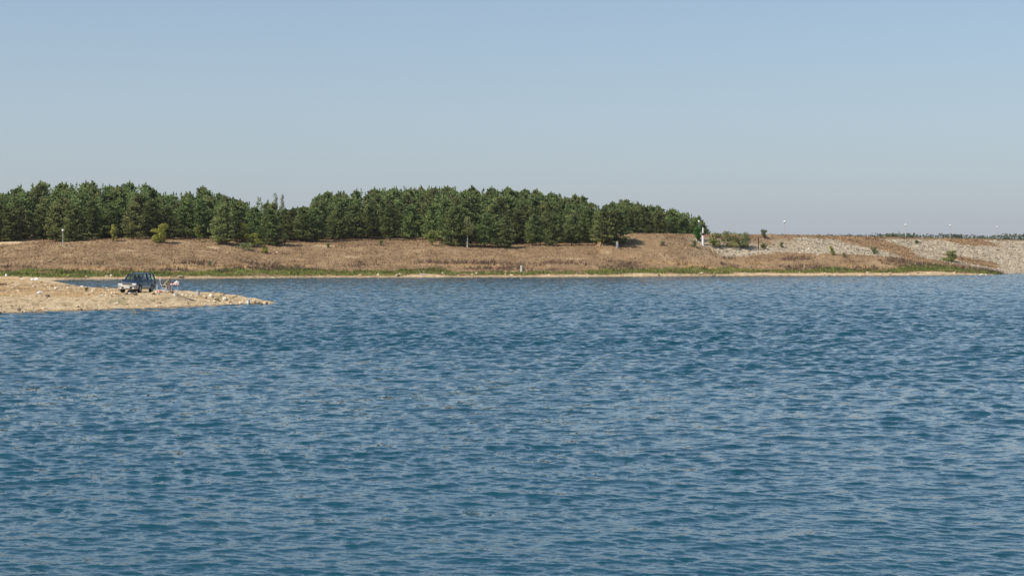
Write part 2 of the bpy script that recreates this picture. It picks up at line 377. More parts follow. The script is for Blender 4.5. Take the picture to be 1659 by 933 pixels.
def blades_mesh(name, P, hgt, wid, nb, m, lean=.35, spread=.15):
    """tufts of thin triangular blades"""
    n = len(P) * nb; B = np.repeat(P, nb, 0) + np.concatenate([rng.normal(0, spread, (n, 2)), np.zeros((n, 1))], 1)
    h = np.repeat(hgt, nb) * rng.uniform(.6, 1.1, n); a = rng.uniform(0, 2 * PI, n); w_ = np.repeat(wid, nb) * .5
    dx, dy = np.cos(a) * w_, np.sin(a) * w_; ln = rng.normal(0, lean, (n, 2)) * h[:, None]
    v0 = B + np.stack([-dx, -dy, -.05 * np.ones(n)], -1); v1 = B + np.stack([dx, dy, -.05 * np.ones(n)], -1)
    v2 = B + np.stack([ln[:, 0], ln[:, 1], h], -1)
    V = np.stack([v0, v1, v2], 1).reshape(-1, 3); return mesh_np(name, V, np.arange(n * 3).reshape(-1, 3), m)

def sample(n, x0, x1, y0, y1):
    x = rng.uniform(x0, x1, n); y = rng.uniform(y0, y1, n); inside = np.abs(x / y) < .31
    x, y = x[inside], y[inside]; h, I = heights(x, y); return x, y, h, masks(x, y, h, I), I

m_dry = mat('dry_grass', [(.15, .095, .055), (.30, .19, .11), (.48, .33, .19)], .15, .95, island=True, coords='Object')
m_gold = mat('golden_grass', [(.42, .26, .11), (.55, .37, .17), (.62, .46, .24)], .3, .95, island=True)
m_green = mat('bank_weeds', [(.10, .11, .03), (.20, .23, .06), (.34, .35, .10)], .3, .9, island=True)
m_weed = mat('dead_weed_stalks', [(.05, .035, .03), (.09, .06, .05), (.14, .09, .06)], .3, .95, island=True)
m_stone = mat('riprap_stone', [(.33, .28, .205), (.46, .395, .30), (.60, .52, .40)], .4, .9, island=True)
m_peb = mat('spit_stones', [(.22, .16, .10), (.50, .40, .27), (.72, .62, .47)], .8, .9, island=True)

x, y, h, M, I = sample(100000, -125, 125, 335, 470)
k = (M[7] > .5) & (M[0] < .5) & (M[1] < .5) & (I['df'] < 75) & (h > .3)
P = np.stack([x, y, h], -1)[k][:34000]
stuff(put('dry_grass', blades_mesh('dry_grass', P, rng.uniform(.1, .34, len(P)), np.full(len(P), .14), 3, m_dry)), 'brown dry grass covering the far bank', 'dry grass')
k = (M[3] > .4) & (M[7] > .5); P = np.stack([x, y, h], -1)[k][:8000]
stuff(put('golden_grass', blades_mesh('golden_grass', P, rng.uniform(.2, .45, len(P)), np.full(len(P), .16), 3, m_gold)), 'golden straw patches low on the far bank', 'dry grass')
k = (I['df'] > 9) & (I['df'] < 24) & (M[7] > .5) & (fbm(x, y * 2, 8, 3) > .14); P = np.stack([x, y, h], -1)[k][:2600]
stuff(put('dead_weeds', blades_mesh('dead_weeds', P, rng.uniform(.4, .95, len(P)), np.full(len(P), .1), 4, m_weed, .2, .2)), 'dark dead weed stalks above the green strip', 'weeds')
x, y, h, M, I = sample(30000, -125, 125, 335, 460)
k = (M[7] > .6) & (M[0] < .4) & (fbm(x, y * 1.6, 13, 3) > .02) & (rng.random(len(x)) < .5); P = np.stack([x, y, h], -1)[k][:1400]
m_gg = leafy(mat('grey_green_tufts', [(.09, .09, .05), (.17, .16, .09), (.26, .23, .14)], .3, .95, island=True))
stuff(put('bank_tufts', blades_mesh('bank_tufts', P, rng.uniform(.15, .5, len(P)), np.full(len(P), .16), 4, m_gg, .5, .25)), 'sparse grey-green tufts dotted over the brown bank', 'weeds')
x, y, h, M, I = sample(90000, -125, 125, 320, 440)
k = (M[1] > .3) & (M[7] > .4) & (h > .2); P = np.stack([x, y, h], -1)[k][:16000]
stuff(put('green_weeds', blades_mesh('green_weeds', P, rng.uniform(.12, .5, len(P)), np.full(len(P), .22), 5, m_green, .7, .22)), 'low green weeds along the far waterline', 'weeds')
x, y, h, M, I = sample(110000, 28, 170, 395, 570)
k = (M[5] > .6) & (M[2] > .45) & (h > -.2) & (I['t'] > 0); P = np.stack([x, y, h + .02], -1)[k][:16000]
stuff(put('riprap', rocks_mesh('riprap', P, rng.gamma(2, .045, len(P)) + .06, m_stone, .5, .3, True)), 'grey and pale broken stones facing the dam', 'stones')
k = (M[5] > .6) & (M[2] <= .5) & (I['t'] > 0); P = np.stack([x, y, h], -1)[k][:14000]
stuff(put('dam_grass', blades_mesh('dam_grass', P, rng.uniform(.12, .42, len(P)), np.full(len(P), .2), 3, m_dry, .4, .3)), 'reddish dry grass growing between the dam stones', 'dry grass')
x, y, h, M, I = sample(9000, -120, 125, 330, 420)
k = (h > -.05) & (h < .7) & (M[7] > .4); P = np.stack([x, y, h], -1)[k][:1700]
stuff(put('shore_stones', rocks_mesh('shore_stones', P, rng.gamma(2, .07, len(P)) + .04, m_peb)), 'pale stones along the far waterline', 'stones')
# spit: stones, mostly small, more along the lake edge and the crest
x, y, h, M, I = sample(60000, -62, -20, 128, 215)
dens = np.exp(-np.abs(I['d'] - .3) / 1.2) + .15 + .5 * np.clip(4 * fbm(x, y, 4, 3), 0, 1)
k = (rng.random(len(x)) < dens * .5) & (I['d'] > -.6) & (h > -.12); P = np.stack([x, y, h + .0], -1)[k][:9500]
stuff(put('spit_stones', rocks_mesh('spit_stones', P, rng.gamma(1.5, .03, len(P)) + .018, m_peb, .5, .22)), 'small pale stones strewn over the sandy spit', 'stones')
k = (rng.random(len(x)) < .3 * np.clip(6 * fbm(x, y * 1.4, 3, 3) - 1.0, 0, 1)) & (I['d'] > 1.2); P = np.stack([x, y, h], -1)[k][:1800]
stuff(put('spit_weeds', blades_mesh('spit_weeds', P, rng.uniform(.05, .16, len(P)), np.full(len(P), .03), 5, m_weed, .8, .12)), 'sparse dark weeds and debris on the spit', 'weeds')
x, y, h, M, I = sample(20000, -70, -30, 140, 330)
k = (M[3] > .3) & (I['d'] > 4); P = np.stack([x, y, h], -1)[k][:7000]
stuff(put('spit_grass', blades_mesh('spit_grass', P, rng.uniform(.05, .15, len(P)), np.full(len(P), .035), 4, m_gold, .6, .12)), 'short straw coloured grass on the back of the spit', 'dry grass')

# ------------------------------------------------------------------ pines
m_pine = mat('pine_needles', [(.030, .052, .022), (.145, .205, .075), (.40, .43, .17)], .55, .7, island=True, spec=.25)
m_pine2 = mat('pine_needles_olive', [(.035, .052, .022), (.175, .205, .078), (.44, .43, .19)], .55, .7, island=True, spec=.25)
def vary(m):
    n = m.node_tree.nodes; l = m.node_tree.links; b = n['Principled BSDF']; src = b.inputs['Base Color'].links[0].from_socket
    oi = n.new('ShaderNodeObjectInfo'); hs = n.new('ShaderNodeHueSaturation'); a = n.new('ShaderNodeMath'); a.operation = 'MULTIPLY_ADD'; a.inputs[1].default_value = .6; a.inputs[2].default_value = .98
    c = n.new('ShaderNodeMath'); c.operation = 'MULTIPLY_ADD'; c.inputs[1].default_value = .03; c.inputs[2].default_value = .492
    l.new(oi.outputs['Random'], a.inputs[0]); l.new(a.outputs[0], hs.inputs['Value']); l.new(oi.outputs['Random'], c.inputs[0]); l.new(c.outputs[0], hs.inputs['Hue']); l.new(src, hs.inputs['Color']); l.new(hs.outputs[0], b.inputs['Base Color'])
vary(m_pine); vary(m_pine2); leafy(m_pine, .5); leafy(m_pine2, .5)
m_bark = mat('pine_bark', [(.09, .065, .05), (.16, .12, .09), (.24, .19, .15)], 3, .95, bump=.5)
def tufts(P, D, L, Wd, nb):
    """needle tufts: nb thin blades around each direction D"""
    n = len(P) * nb; B = np.repeat(P, nb, 0); d = np.repeat(D, nb, 0) + rng.normal(0, .62, (n, 3)); d /= np.linalg.norm(d, axis=1, keepdims=True)
    s = rng.normal(size=(n, 3)); s -= d * (s * d).sum(1, keepdims=True); s /= np.linalg.norm(s, axis=1, keepdims=True)
    Lr = (np.repeat(L, nb) * rng.uniform(.7, 1.2, n))[:, None]; W2 = (np.repeat(Wd, nb) * .5)[:, None]
    a = B - d * Lr * .15; V = np.stack([a - s * W2, a + s * W2, a + d * Lr + s * W2 * .25, a + d * Lr - s * W2 * .25], 1).reshape(-1, 3)
    return V, np.arange(n * 4).reshape(-1, 4)
def pine_crown(seed, z0, Rm, m, H=10.0, top=1.0):
    global rng
    keep = rng; rng = np.random.default_rng(seed)
    P, D, L = [], [], []
    z = z0; ph = 0
    lob = rng.uniform(.72, 1.2, 7)
    while z < H - .35:
        u = (z - z0) / (H - z0); r = Rm * (min(1, .72 + 1.6 * u) if u < .18 else ((1 - u) / .82) ** .72) * rng.uniform(.82, 1.12)
        nbch = max(4, int(8.5 - 4 * u)); ph += rng.uniform(.4, 1.1)
        for b in range(nbch):
            a = ph + 2 * PI * (b + rng.uniform(-.3, .3)) / nbch; rb = max(.25, r * rng.uniform(.62, 1.12) * (lob[int((a % (2 * PI)) / (2 * PI) * 7) % 7] if u < .8 else 1))
            el = R(-6 + 46 * u + rng.uniform(-9, 9)); zb_ = rng.uniform(-.16, .16)
            for f in ((1.0, .74, .45) if rb > 1.5 else ((1.0, .55) if rb > .7 else (.9,))):
                aa = a + rng.normal(0, .10) ; pr = (.26 + .13 * min(rb, 2.2)) * rng.uniform(.8, 1.15)
                c0 = np.array([rb * f * math.cos(el) * math.cos(aa), rb * f * math.cos(el) * math.sin(aa), z + rb * f * math.sin(el) + .17 * f * f * rb + zb_])
                for q in range(int(7 + 9 * min(pr, .6))):
                    o3 = rng.normal(0, 1, 3) * np.array([pr * .62, pr * .62, pr * .26])
                    P.append(tuple(c0 + o3)); D.append((math.cos(aa) * .5, math.sin(aa) * .5, .95 + .4 * u)); L.append(rng.uniform(.22, .36))
        z += rng.uniform(.52, .80) * (1 if u < .7 else .62)
    # upright candles at the tip
    for q in range(8):
        P.append((0, 0, H - .95 + q * .17)); D.append((0, 0, 1.8)); L.append(.40)
    for q in range(4):
        a = rng.uniform(0, 2 * PI); r = rng.uniform(.25, .55) * top; zz = H - rng.uniform(.7, 1.4)
        for e in range(5): P.append((r * math.cos(a), r * math.sin(a), zz + e * .17)); D.append((.15 * math.cos(a), .15 * math.sin(a), 1.3)); L.append(.32)
    P, D, L = np.array(P), np.array(D), np.array(L)
    V, Fc = tufts(P, D, L * 1.35, np.full(len(P), .23), 5)
    me = mesh_np('crown', V, Fc, m); rng = keep
    return me
def pine_trunk(seed, H=10.0, z0=1.5):
    rg = random.Random(seed); bm = bmesh.new()
    pts = [(0, 0, -.4), (0, 0, .1)] + [(rg.uniform(-.1, .1) * k / 4, rg.uniform(-.1, .1) * k / 4, H * .94 * k / 6) for k in range(1, 7)]
    tube(bm, pts, [.24, .17, .15, .13, .11, .085, .055, .02], 8)
    for k in range(26):
        z = z0 * .75 + (H * .85 - z0) * k / 26; a = k * 2.4; l = (2.1 if k < 20 else 1.2) * (1 - z / H) ** .6 * rg.uniform(.5, .8); el = .0 + .5 * z / H
        tube(bm, [(0, 0, z), (l * .5 * math.cos(a), l * .5 * math.sin(a), z + l * .45 * el), (l * math.cos(a), l * math.sin(a), z + l * el + .1)], [.035, .022, .008], 4, False)
    me = bpy.data.meshes.new('trunk'); bm.to_mesh(me); bm.free(); me.materials.append(m_bark); return me
PT = []
for i, (z0, Rm, mm) in enumerate([(.5, 3.5, m_pine), (.7, 3.1, m_pine2), (.9, 3.8, m_pine), (1.8, 3.2, m_pine2), (2.0, 2.9, m_pine), (1.2, 3.4, m_pine)]):
    PT.append((pine_crown(100 + i, z0, Rm, mm, top=1 + .3 * (i % 3)), pine_trunk(50 + i, z0=z0)))
def pine(x, y, hgt, v, label, group=None, wide=1.0):
    z = gz(x, y); s = hgt / 10
    t = thing('pine_tree', label, 'pine tree', (x, y, z), random.uniform(0, 2 * PI), group); t.scale = (s * wide, s * wide, s)
    t.rotation_euler = (R(random.gauss(0, 1.5)), R(random.gauss(0, 1.5)), random.uniform(0, 2 * PI))
    for nm, me in zip(('crown', 'trunk'), PT[v]):
        o = bpy.data.objects.new(nm, me); C.objects.link(o); o.parent = t
    return t
TOPX = [-60, 0, 12, 25, 60, 100, 160, 235, 262, 300, 330, 352, 378, 395, 428, 440, 462, 490, 500, 515, 560, 640, 700, 750, 820, 870, 900, 940, 955, 972, 985, 1010, 1040, 1070, 1110, 1130, 1142, 1152]
TOPY = [312, 317, 308, 300, 297, 295, 297, 297, 312, 309, 303, 312, 320, 329, 315, 318, 336, 334, 326, 313, 309, 301, 302, 303, 306, 309, 312, 318, 326, 335, 330, 321, 329, 335, 343, 348, 360, 372]
def top_z(x, y): return at(829.5 + x / y * F * .9998, float(np.interp(829.5 + x / y * F, TOPX, TOPY)), y)[2]
FRONT = [(-14, 392), (14, 391), (34, 389), (66, 388), (92, 391), (118, 392), (150, 387), (178, 386), (216, 388), (244, 387), (272, 388), (300, 386), (322, 385), (360, 396), (384, 392), (414, 391), (438, 397), (462, 389), (474, 390), (483, 388),
         (492, 392), (512, 391), (546, 390), (574, 388), (600, 387), (632, 389), (664, 388), (702, 390), (734, 398), (752, 397), (786, 400), (818, 402), (838, 395), (862, 398), (896, 399), (926, 398), (952, 393), (978, 395), (1000, 396),
         (1026, 380.5), (1046, 380), (1066, 380), (1088, 380), (1106, 380), (1124, 380), (1140, 379.5)]
MARKS = [(-30, 'the left edge of the photo'), (102, 'the globe lamp on the left'), (258, 'the wide yellow-green bush'), (405, 'the two yellowish bushes'), (456, 'the pair of pale poplars'), (700, 'the small yellow-green bush mid-wood'),
         (757, 'the white trunk'), (1012, 'the notch where the wood steps back')]
ORD = ['first', 'second', 'third', 'fourth', 'fifth', 'sixth', 'seventh', 'eighth', 'ninth', 'tenth', 'eleventh', 'twelfth']
placed = []; cnt = {}
fr = []
for px, py in sorted(FRONT):
    X, Y, Zg = hit(px, py, 340)
    if px > 1015: Y = 452 + random.uniform(-3, 3) + (px - 1015) * .25; X = (px - 829.5) / F * Y
    full = top_z(X, Y) - gz(X, Y)
    hgt = min(full * random.uniform(.92, 1.0), random.uniform(6.8, 8.6)) if px < 1015 else full * random.uniform(.8, .98)
    if 340 < px < 500: hgt = min(full * .95, random.uniform(7.5, 9.5))
    mk = [m for m in MARKS if m[0] < px][-1]; cnt[mk[1]] = cnt.get(mk[1], 0) + 1
    adj = 'short' if hgt < 7 else ('tall' if hgt > 9 else 'middling')
    pine(X, Y, max(hgt, 3.0), random.choice([0, 1, 2, 2, 0, 5]), f"{adj} dark edge pine, {ORD[cnt[mk[1]] - 1]} one right of {mk[1]}", 'pines along the front edge of the wood', 1.08)
    placed.append((X, Y)); fr.append((X, Y))
fr.sort(); FX = [a for a, _ in fr]; FY = [b for _, b in fr]
n_in = 0; tries = 0; back = []
while n_in < 244 and tries < 30000:
    tries += 1
    x = random.uniform(-136, 54); px_g = None
    d = random.uniform(7, 46); y = float(np.interp(x, FX, FY)) + d
    if abs(x / y) > .30 or x / y > .1065: continue
    if -60 < x < -50 and d > 24: continue         # thinner by the pale poplars
    if min((x - a) ** 2 + ((y - b) * .9) ** 2 for a, b in placed) < (4.1 if d < 22 else 4.6) ** 2 * .85: continue
    full = top_z(x, y) - gz(x, y)
    if full < 2.2: continue
    f = d / 44
    hgt = full * min(1, .62 + .44 * f ** .75) * random.uniform(.9, 1.0)
    hgt = min(hgt, 15)
    pxx = 829.5 + x / y * F
    place = min([(50, 'near the left edge of the photo'), (102, 'above the left globe lamp'), (180, 'between the left lamp and the car'), (230, 'above the car'), (262, 'over the wide yellow-green bush'), (320, 'right of the wide yellow-green bush'), (380, 'left of the pale poplars'), (480, 'right of the pale poplars'), (540, 'where the middle wood starts'), (620, 'in the left half of the middle wood'), (700, 'over the small yellow-green bush'), (757, 'over the white trunk'), (845, 'above the white waterside post'), (920, 'in the right half of the middle wood'), (1000, 'above the white post under the pines'), (1060, 'in the low right wood'), (1125, 'behind the vivid green bush')], key=lambda q: abs(q[0] - pxx))[1]
    rank = 'second rank' if d < 12 else ('middle ranks' if d < 28 else 'back rank on the skyline')
    pine(x, y, hgt, random.randrange(6), f'pine in the {rank}, {place}', f'pines in the {rank} {place}')
    placed.append((x, y)); n_in += 1
print('pines inside', n_in, tries)

rp, tr_ = [], 0
while len(rp) < 330 and tr_ < 20000:
    tr_ += 1; x = random.uniform(-140, 52); d = random.uniform(14, 48); y = float(np.interp(x, FX, FY)) + d
    if abs(x / y) > .30 or x / y > .1065 or (-60 < x < -50 and d > 24): continue
    if min((x - a) ** 2 + (y - b) ** 2 for a, b in placed) < 1.9 ** 2: continue
    full = top_z(x, y) - gz(x, y)
    if full < 3: continue
    hg = full * min(1, .70 + .36 * (d / 44) ** .8) * random.uniform(.93, 1.02); rp.append((x, y, gz(x, y), hg)); placed.append((x, y))
PP, DD, LL = [], [], []
for x, y, z, hg in rp:
    top_ = z + hg; h4 = 5.2
    for k in range(46):
        u = random.random() ** .75; rr = 1.75 * u ** .8 * random.uniform(.55, 1.1); a = random.uniform(0, 2 * PI)
        PP.append((x + rr * math.cos(a), y + rr * math.sin(a), top_ - .5 - u * h4)); DD.append((.8 * math.cos(a), .8 * math.sin(a), 1.0)); LL.append(random.uniform(.32, .5))
    for k in range(5): PP.append((x, y, top_ - .8 + .15 * k)); DD.append((0, 0, 1.5)); LL.append(.36)
Vt, Ft = tufts(np.array(PP), np.array(DD), np.array(LL), np.full(len(PP), .23), 5)
stuff(put('pine_wood', mesh_np('pine_wood', Vt, Ft, m_pine)), 'many more narrow pine tops filling the inside of the wood', 'wood')
# ------------------------------------------------------------------ broadleaf bushes and trees
def leaf_cloud(blobs, n, size, m, seed, name='foliage'):
    rg = np.random.default_rng(seed); P = []; N = []
    vol = np.array([b[3] * b[4] * b[5] for b in blobs]) ** .8; vol /= vol.sum()
    for b, f in zip(blobs, vol):
        k = max(6, int(n * f)); d = rg.normal(size=(k, 3)); d /= np.linalg.norm(d, axis=1, keepdims=True)
        r = rg.uniform(.25, 1, (k, 1)) ** .45 * rg.uniform(.85, 1.15, (k, 1)); P.append(np.array(b[:3]) + d * r * np.array(b[3:6])); N.append(d)
    P = np.concatenate(P); N = np.concatenate(N) + rg.normal(0, .7, P.shape); N /= np.linalg.norm(N, axis=1, keepdims=True)
    s = rg.normal(size=P.shape); s -= N * (s * N).sum(1, keepdims=True); s /= np.linalg.norm(s, axis=1, keepdims=True); t = np.cross(N, s)
    L = rg.uniform(.6, 1.3, (len(P), 1)) * size; V = np.stack([P - s * L, P + t * L * .55, P + s * L, P - t * L * .55], 1).reshape(-1, 3)
    V[:, 2] = np.maximum(V[:, 2], .01)
    return mesh_np(name, V, np.arange(len(V)).reshape(-1, 4), m)
def stems_mesh(n, h, spread, m, seed):
    rg = random.Random(seed); bm = bmesh.new()
    for k in range(n):
        a = 2 * PI * k / n + rg.uniform(-.4, .4); r = spread * rg.uniform(.4, 1)
        tube(bm, [(0.05 * math.cos(a), .05 * math.sin(a), -.2), (r * .4 * math.cos(a), r * .4 * math.sin(a), h * .45), (r * math.cos(a), r * math.sin(a), h * .88)], [.05, .035, .012], 5)
    me = bpy.data.meshes.new('stems'); bm.to_mesh(me); bm.free(); me.materials.append(m); return me
m_yel = mat('yellow_leaves', [(.17, .20, .04), (.30, .32, .06), (.46, .44, .10)], .8, .8, island=True)
m_lime = mat('lime_leaves', [(.10, .14, .03), (.19, .24, .05), (.33, .34, .08)], .8, .8, island=True)
m_bright = mat('bright_green_leaves', [(.03, .10, .015), (.06, .20, .03), (.10, .27, .05)], .8, .8, island=True)
m_olive = mat('olive_leaves', [(.13, .15, .05), (.25, .27, .09), (.38, .38, .16)], .8, .85, island=True)
m_sage = mat('grey_green_leaves', [(.11, .14, .06), (.22, .26, .11), (.34, .37, .19)], .8, .85, island=True)
m_pop = mat('pale_poplar_leaves', [(.16, .19, .11), (.28, .32, .20), (.42, .45, .33)], .8, .8, island=True)
for q_ in (m_yel, m_lime, m_bright, m_olive, m_sage, m_pop, m_green, m_gold): leafy(q_)
m_twig = mat('twig_bark', [(.12, .09, .07), (.2, .16, .12)], 4, .9)
m_wbark = mat('white_bark', [(.45, .42, .38), (.72, .70, .66)], 3, .8)
def bush(name, px, py, w_px, h_px, m, label, cat='bush', seed=1, n=500, ymin=340, Y=None, leaf=.16, group=None):
    X, Yh, Zg = hit(px, py, ymin)
    if Y: X, Yh = (px - 829.5) / F * Y, Y; Zg = gz(X, Yh)
    wm, hm = w_px * Yh / F, h_px * Yh / F
    t = thing(name, label, cat, (X, Yh, Zg), 0, group)
    rg = random.Random(seed); bl = []
    for k in range(12):
        a = rg.uniform(0, 2 * PI); r = rg.uniform(.1, .8) * wm / 2; zz = rg.uniform(.12, .86) * hm; r *= 1 - .4 * zz / hm
        bl.append((r * math.cos(a), r * math.sin(a), zz, wm * rg.uniform(.13, .24), wm * rg.uniform(.13, .24), hm * rg.uniform(.10, .2)))
    put('foliage', leaf_cloud(bl, int(n * 1.7), leaf, m, seed), t); put('stems', stems_mesh(6, hm * .9, wm * .35, m_twig, seed), t)
    return t
bush('wide_bush', 260, 393, 38, 38, m_yel, 'wide yellow-green bush at the foot of the left pines', seed=1, n=1300)
bush('tall_bush', 184, 391, 14, 28, m_yel, 'narrow yellow bush glimpsed between two left pines', seed=2, n=300)
bush('tall_bush', 322, 391, 17, 30, m_lime, 'pale green sapling lit between pines, right of the wide bush', seed=3, n=400)
bush('tall_bush', 396, 396, 24, 36, m_lime, 'upright lime-green bush left of the pale poplars', seed=4, n=700)
bush('wide_bush', 407, 400, 32, 24, m_yel, 'spreading yellow bush in front of the lime-green one', seed=5, n=700)
bush('low_shrub', 400, 405, 44, 12, m_sage, 'low grey-green shrub thicket on the bank before the yellow bush', seed=6, n=600, leaf=.12)
bush('small_bush', 429, 411, 15, 14, m_yel, 'small bright yellow bush alone on the brown bank', seed=7, n=500, leaf=.12)
bush('small_bush', 461, 396, 8, 22, m_lime, 'thin lime shoots right of the foremost pine', seed=8, n=200)
bush('small_bush', 532, 402, 8, 10, m_sage, 'tiny grey-green shrub on the bank under the middle wood', seed=9, n=160, leaf=.1)
bush('tall_bush', 700, 398, 26, 30, m_lime, 'yellow-green bush at the edge of the middle wood', seed=10, n=600)
bush('small_bush', 617, 398, 10, 10, m_olive, 'small olive shrub before the middle wood', seed=11, n=200, leaf=.12)
bush('small_bush', 515, 392, 8, 24, m_yel, 'thin yellow shoots where the middle wood begins', seed=12, n=160)
bush('small_bush', 838, 394, 14, 24, m_lime, 'pale green undergrowth between pines right of the white trunk', seed=13, n=300)
bush('small_bush', 340, 430, 9, 8, m_sage, 'small dark green shrub low on the bank above the green strip', seed=14, n=200, leaf=.1)
bush('round_bush', 1130, 391, 17, 24, m_bright, 'vivid green bush wrapped round the foot of a globe lamp', seed=15, n=1300, leaf=.14)
bush('wide_bush', 1158, 399, 36, 25, m_olive, 'rounded olive bush just right of the white column', seed=16, n=1000)
bush('wide_bush', 1183, 401, 36, 26, m_olive, 'middle olive bush in the row right of the white column', seed=17, n=900)
bush('wide_bush', 1205, 402, 34, 27, m_sage, 'grey-green bush ending the row right of the white column', seed=18, n=1000)
bush('small_bush', 1237, 387, 14, 16, m_sage, 'dark straggly bush on the dam crest with one tall shoot', seed=19, n=340, ymin=425)
bush('small_bush', 1124, 402, 14, 14, m_sage, 'scrubby weeds just left of the white column', seed=20, n=260, leaf=.12)
bush('small_bush', 1073, 399, 10, 8, m_sage, 'low grey shrub on the pale rubble left of the lamp', seed=21, n=160, leaf=.12)
bush('small_bush', 1237, 404, 14, 10, m_olive, 'low olive shrub right of the rusty brown post', seed=22, n=260, leaf=.13)
bush('small_bush', 1266, 402, 10, 10, m_olive, 'small shadowed shrub under the pale rocks', seed=23, n=200, leaf=.13)
bush('small_bush', 1348, 413, 11, 14, m_yel, 'yellow-green bush at the toe of the dam stones', seed=24, n=360, leaf=.13)
bush('small_bush', 1416, 412, 15, 13, m_sage, 'grey-green bush at the toe of the dam, left of the broad one', seed=25, n=420, leaf=.13)
bush('wide_bush', 1538, 424, 36, 21, m_olive, 'broad green bush alone where stones meet grass on the right', seed=26, n=1300, leaf=.14)
bush('small_bush', 1485, 396, 13, 7, m_sage, 'dark low bush halfway up the dam stones', seed=27, n=260, leaf=.13, ymin=425)
bush('small_bush', 1368, 417, 10, 8, m_olive, 'sparse olive shrub right of the yellow-green one', seed=28, n=140, leaf=.1)
bush('small_bush', 140, 472, 6, 7, m_green, 'little green plant on the sand left of the car', seed=29, n=160, leaf=.04, ymin=120)
bush('small_bush', 29, 445, 8, 5, m_lime, 'bright green clump on the left end of the green strip', seed=30, n=200, leaf=.08, ymin=300)
bush('small_bush', 43, 446, 8, 5, m_green, 'dark green clump right of the bright one at the left', seed=31, n=200, leaf=.08, ymin=300)
bush('small_bush', 99, 445, 8, 7, m_lime, 'bright green clump at the head of the inlet', seed=32, n=200, leaf=.08, ymin=300)

def poplar(px, Y, toppx, label):
    X = (px - 829.5) / F * Y; z = gz(X, Y); H = at(px, toppx, Y)[2] - z
    t = thing('poplar_tree', label, 'poplar tree', (X, Y, z), 0, 'pale poplars in the gap of the wood')
    bl = [(random.uniform(-.25, .25), random.uniform(-.25, .25), H * (.28 + .72 * k / 9), .95 * (1 - .6 * k / 9), .95 * (1 - .6 * k / 9), H * .07) for k in range(10)]
    put('crown', leaf_cloud(bl, 1500, .15, m_pop, int(px), 'crown'), t)
    bm = bmesh.new(); tube(bm, [(0, 0, -.3), (0, 0, H * .5), (0, 0, H * .95)], [.14, .08, .02], 8); bm_obj('trunk', bm, m_wbark, t)
poplar(447, 446, 316, 'pale thin poplar, the left of two rising in the wood gap')
poplar(457, 450, 318, 'pale thin poplar, the right of two rising in the wood gap')
# slim white-barked tree
X, Y, Zg = hit(757, 401.5, 340); t = thing('white_tree', 'slim tree with a bare white trunk under the middle pines', 'tree', (X, Y, Zg))
bm = bmesh.new(); tube(bm, [(0, 0, -.2), (.05, 0, 2), (-.05, 0, 4.6)], [.15, .12, .07], 8); bm_obj('trunk', bm, m_wbark, t)
put('crown', leaf_cloud([(0, 0, 3.6, 1.5, 1.5, 1.2), (.6, 0, 4.6, 1.2, 1.2, 1.0), (-.6, .2, 4.9, 1.1, 1.1, .9), (0, 0, 6, .9, .9, 1)], 1800, .13, m_pine2, 5, 'crown'), t)

# far wood beyond the dam: one mass
m_far = mat('far_wood_leaves', [(.035, .055, .03), (.06, .085, .045), (.10, .12, .06)], .1, .9, island=True)
bl = []
rg = random.Random(5)
for k in range(330):
    px = rg.uniform(1215, 1760); Y = rg.uniform(1050, 1250)
    prof = np.interp(px, [1215, 1235, 1262, 1300, 1330, 1350, 1400, 1440, 1462, 1500, 1520, 1545, 1600, 1640, 1700, 1760], [381, 378, 380, 380.5, 379.5, 379, 379.5, 376.5, 376.5, 380, 376.5, 378.5, 381, 377.5, 379, 380])
    tz = at(px, prof + rg.uniform(-.6, 1.8), Y)[2]; X = (px - 829.5) / F * Y; wq = rg.uniform(2.2, 4.2); hq = rg.uniform(2.5, 4.5)
    bl.append((X, Y, tz - hq, wq, wq, hq)); bl.append((X + rg.uniform(-2, 2), Y, tz - hq - 4, wq * 1.2, wq * 1.2, 4.5))
stuff(put('distant_wood', leaf_cloud(bl, 28000, .72, m_far, 77, 'distant_wood')), 'low dark line of far-off trees showing above the dam', 'wood')

# ------------------------------------------------------------------ lamps, posts
m_white = mat('white_paint', [(.70, .69, .66), (.82, .81, .78)], 4, .5)
m_globe = mat('opal_globe', [(.80, .80, .78), (.86, .86, .84)], 2, .25, spec=.5)
m_pole = mat('grey_pole', [(.42, .43, .43), (.58, .58, .57)], 5, .5, metal=.3)
m_dark = mat('dark_metal', [(.03, .03, .03), (.06, .055, .05)], 5, .6)
m_rust = mat('rusty_iron', [(.06, .03, .02), (.13, .06, .035)], 6, .85)
m_conc = mat('pale_concrete', [(.5, .48, .43), (.7, .67, .6)], 4, .85, bump=.3)
def lamp(px, py, top, Y=None, label='', ymin=340):
    if Y: X = (px - 829.5) / F * Y; Z = gz(X, Y)
    else: X, Y, Z = hit(px, py, ymin)
    H = at(px, top, Y)[2] - Z
    t = thing('globe_lamp', label, 'street lamp', (X, Y, Z), 0, 'white globe lamps on thin poles')
    bm = bmesh.new(); tube(bm, [(0, 0, -.3), (0, 0, .9), (0, 0, .92), (0, 0, H - .42)], [.10, .10, .07, .06], 10); bm_obj('pole', bm, m_pole, t)
    bm = bmesh.new(); lathe(bm, [(.05, H - .5), (.13, H - .46), (.14, H - .40), (.05, H - .38)], 12); bm_obj('collar', bm, m_dark, t)
    bm = bmesh.new(); bmesh.ops.create_uvsphere(bm, u_segments=20, v_segments=12, radius=.25); bmesh.ops.translate(bm, verts=bm.verts, vec=(0, 0, H - .18)); bm_obj('globe', bm, m_globe, t, True)
    bm = bmesh.new(); box(bm, (0, 0, .02), (.3, .3, .06)); bm_obj('base_plate', bm, m_pole, t)
lamp(102, 397.5, 372, label='globe lamp at the left, standing before the dark pines')
lamp(1132.5, 389, 357.5, label='globe lamp rising out of the vivid green bush')
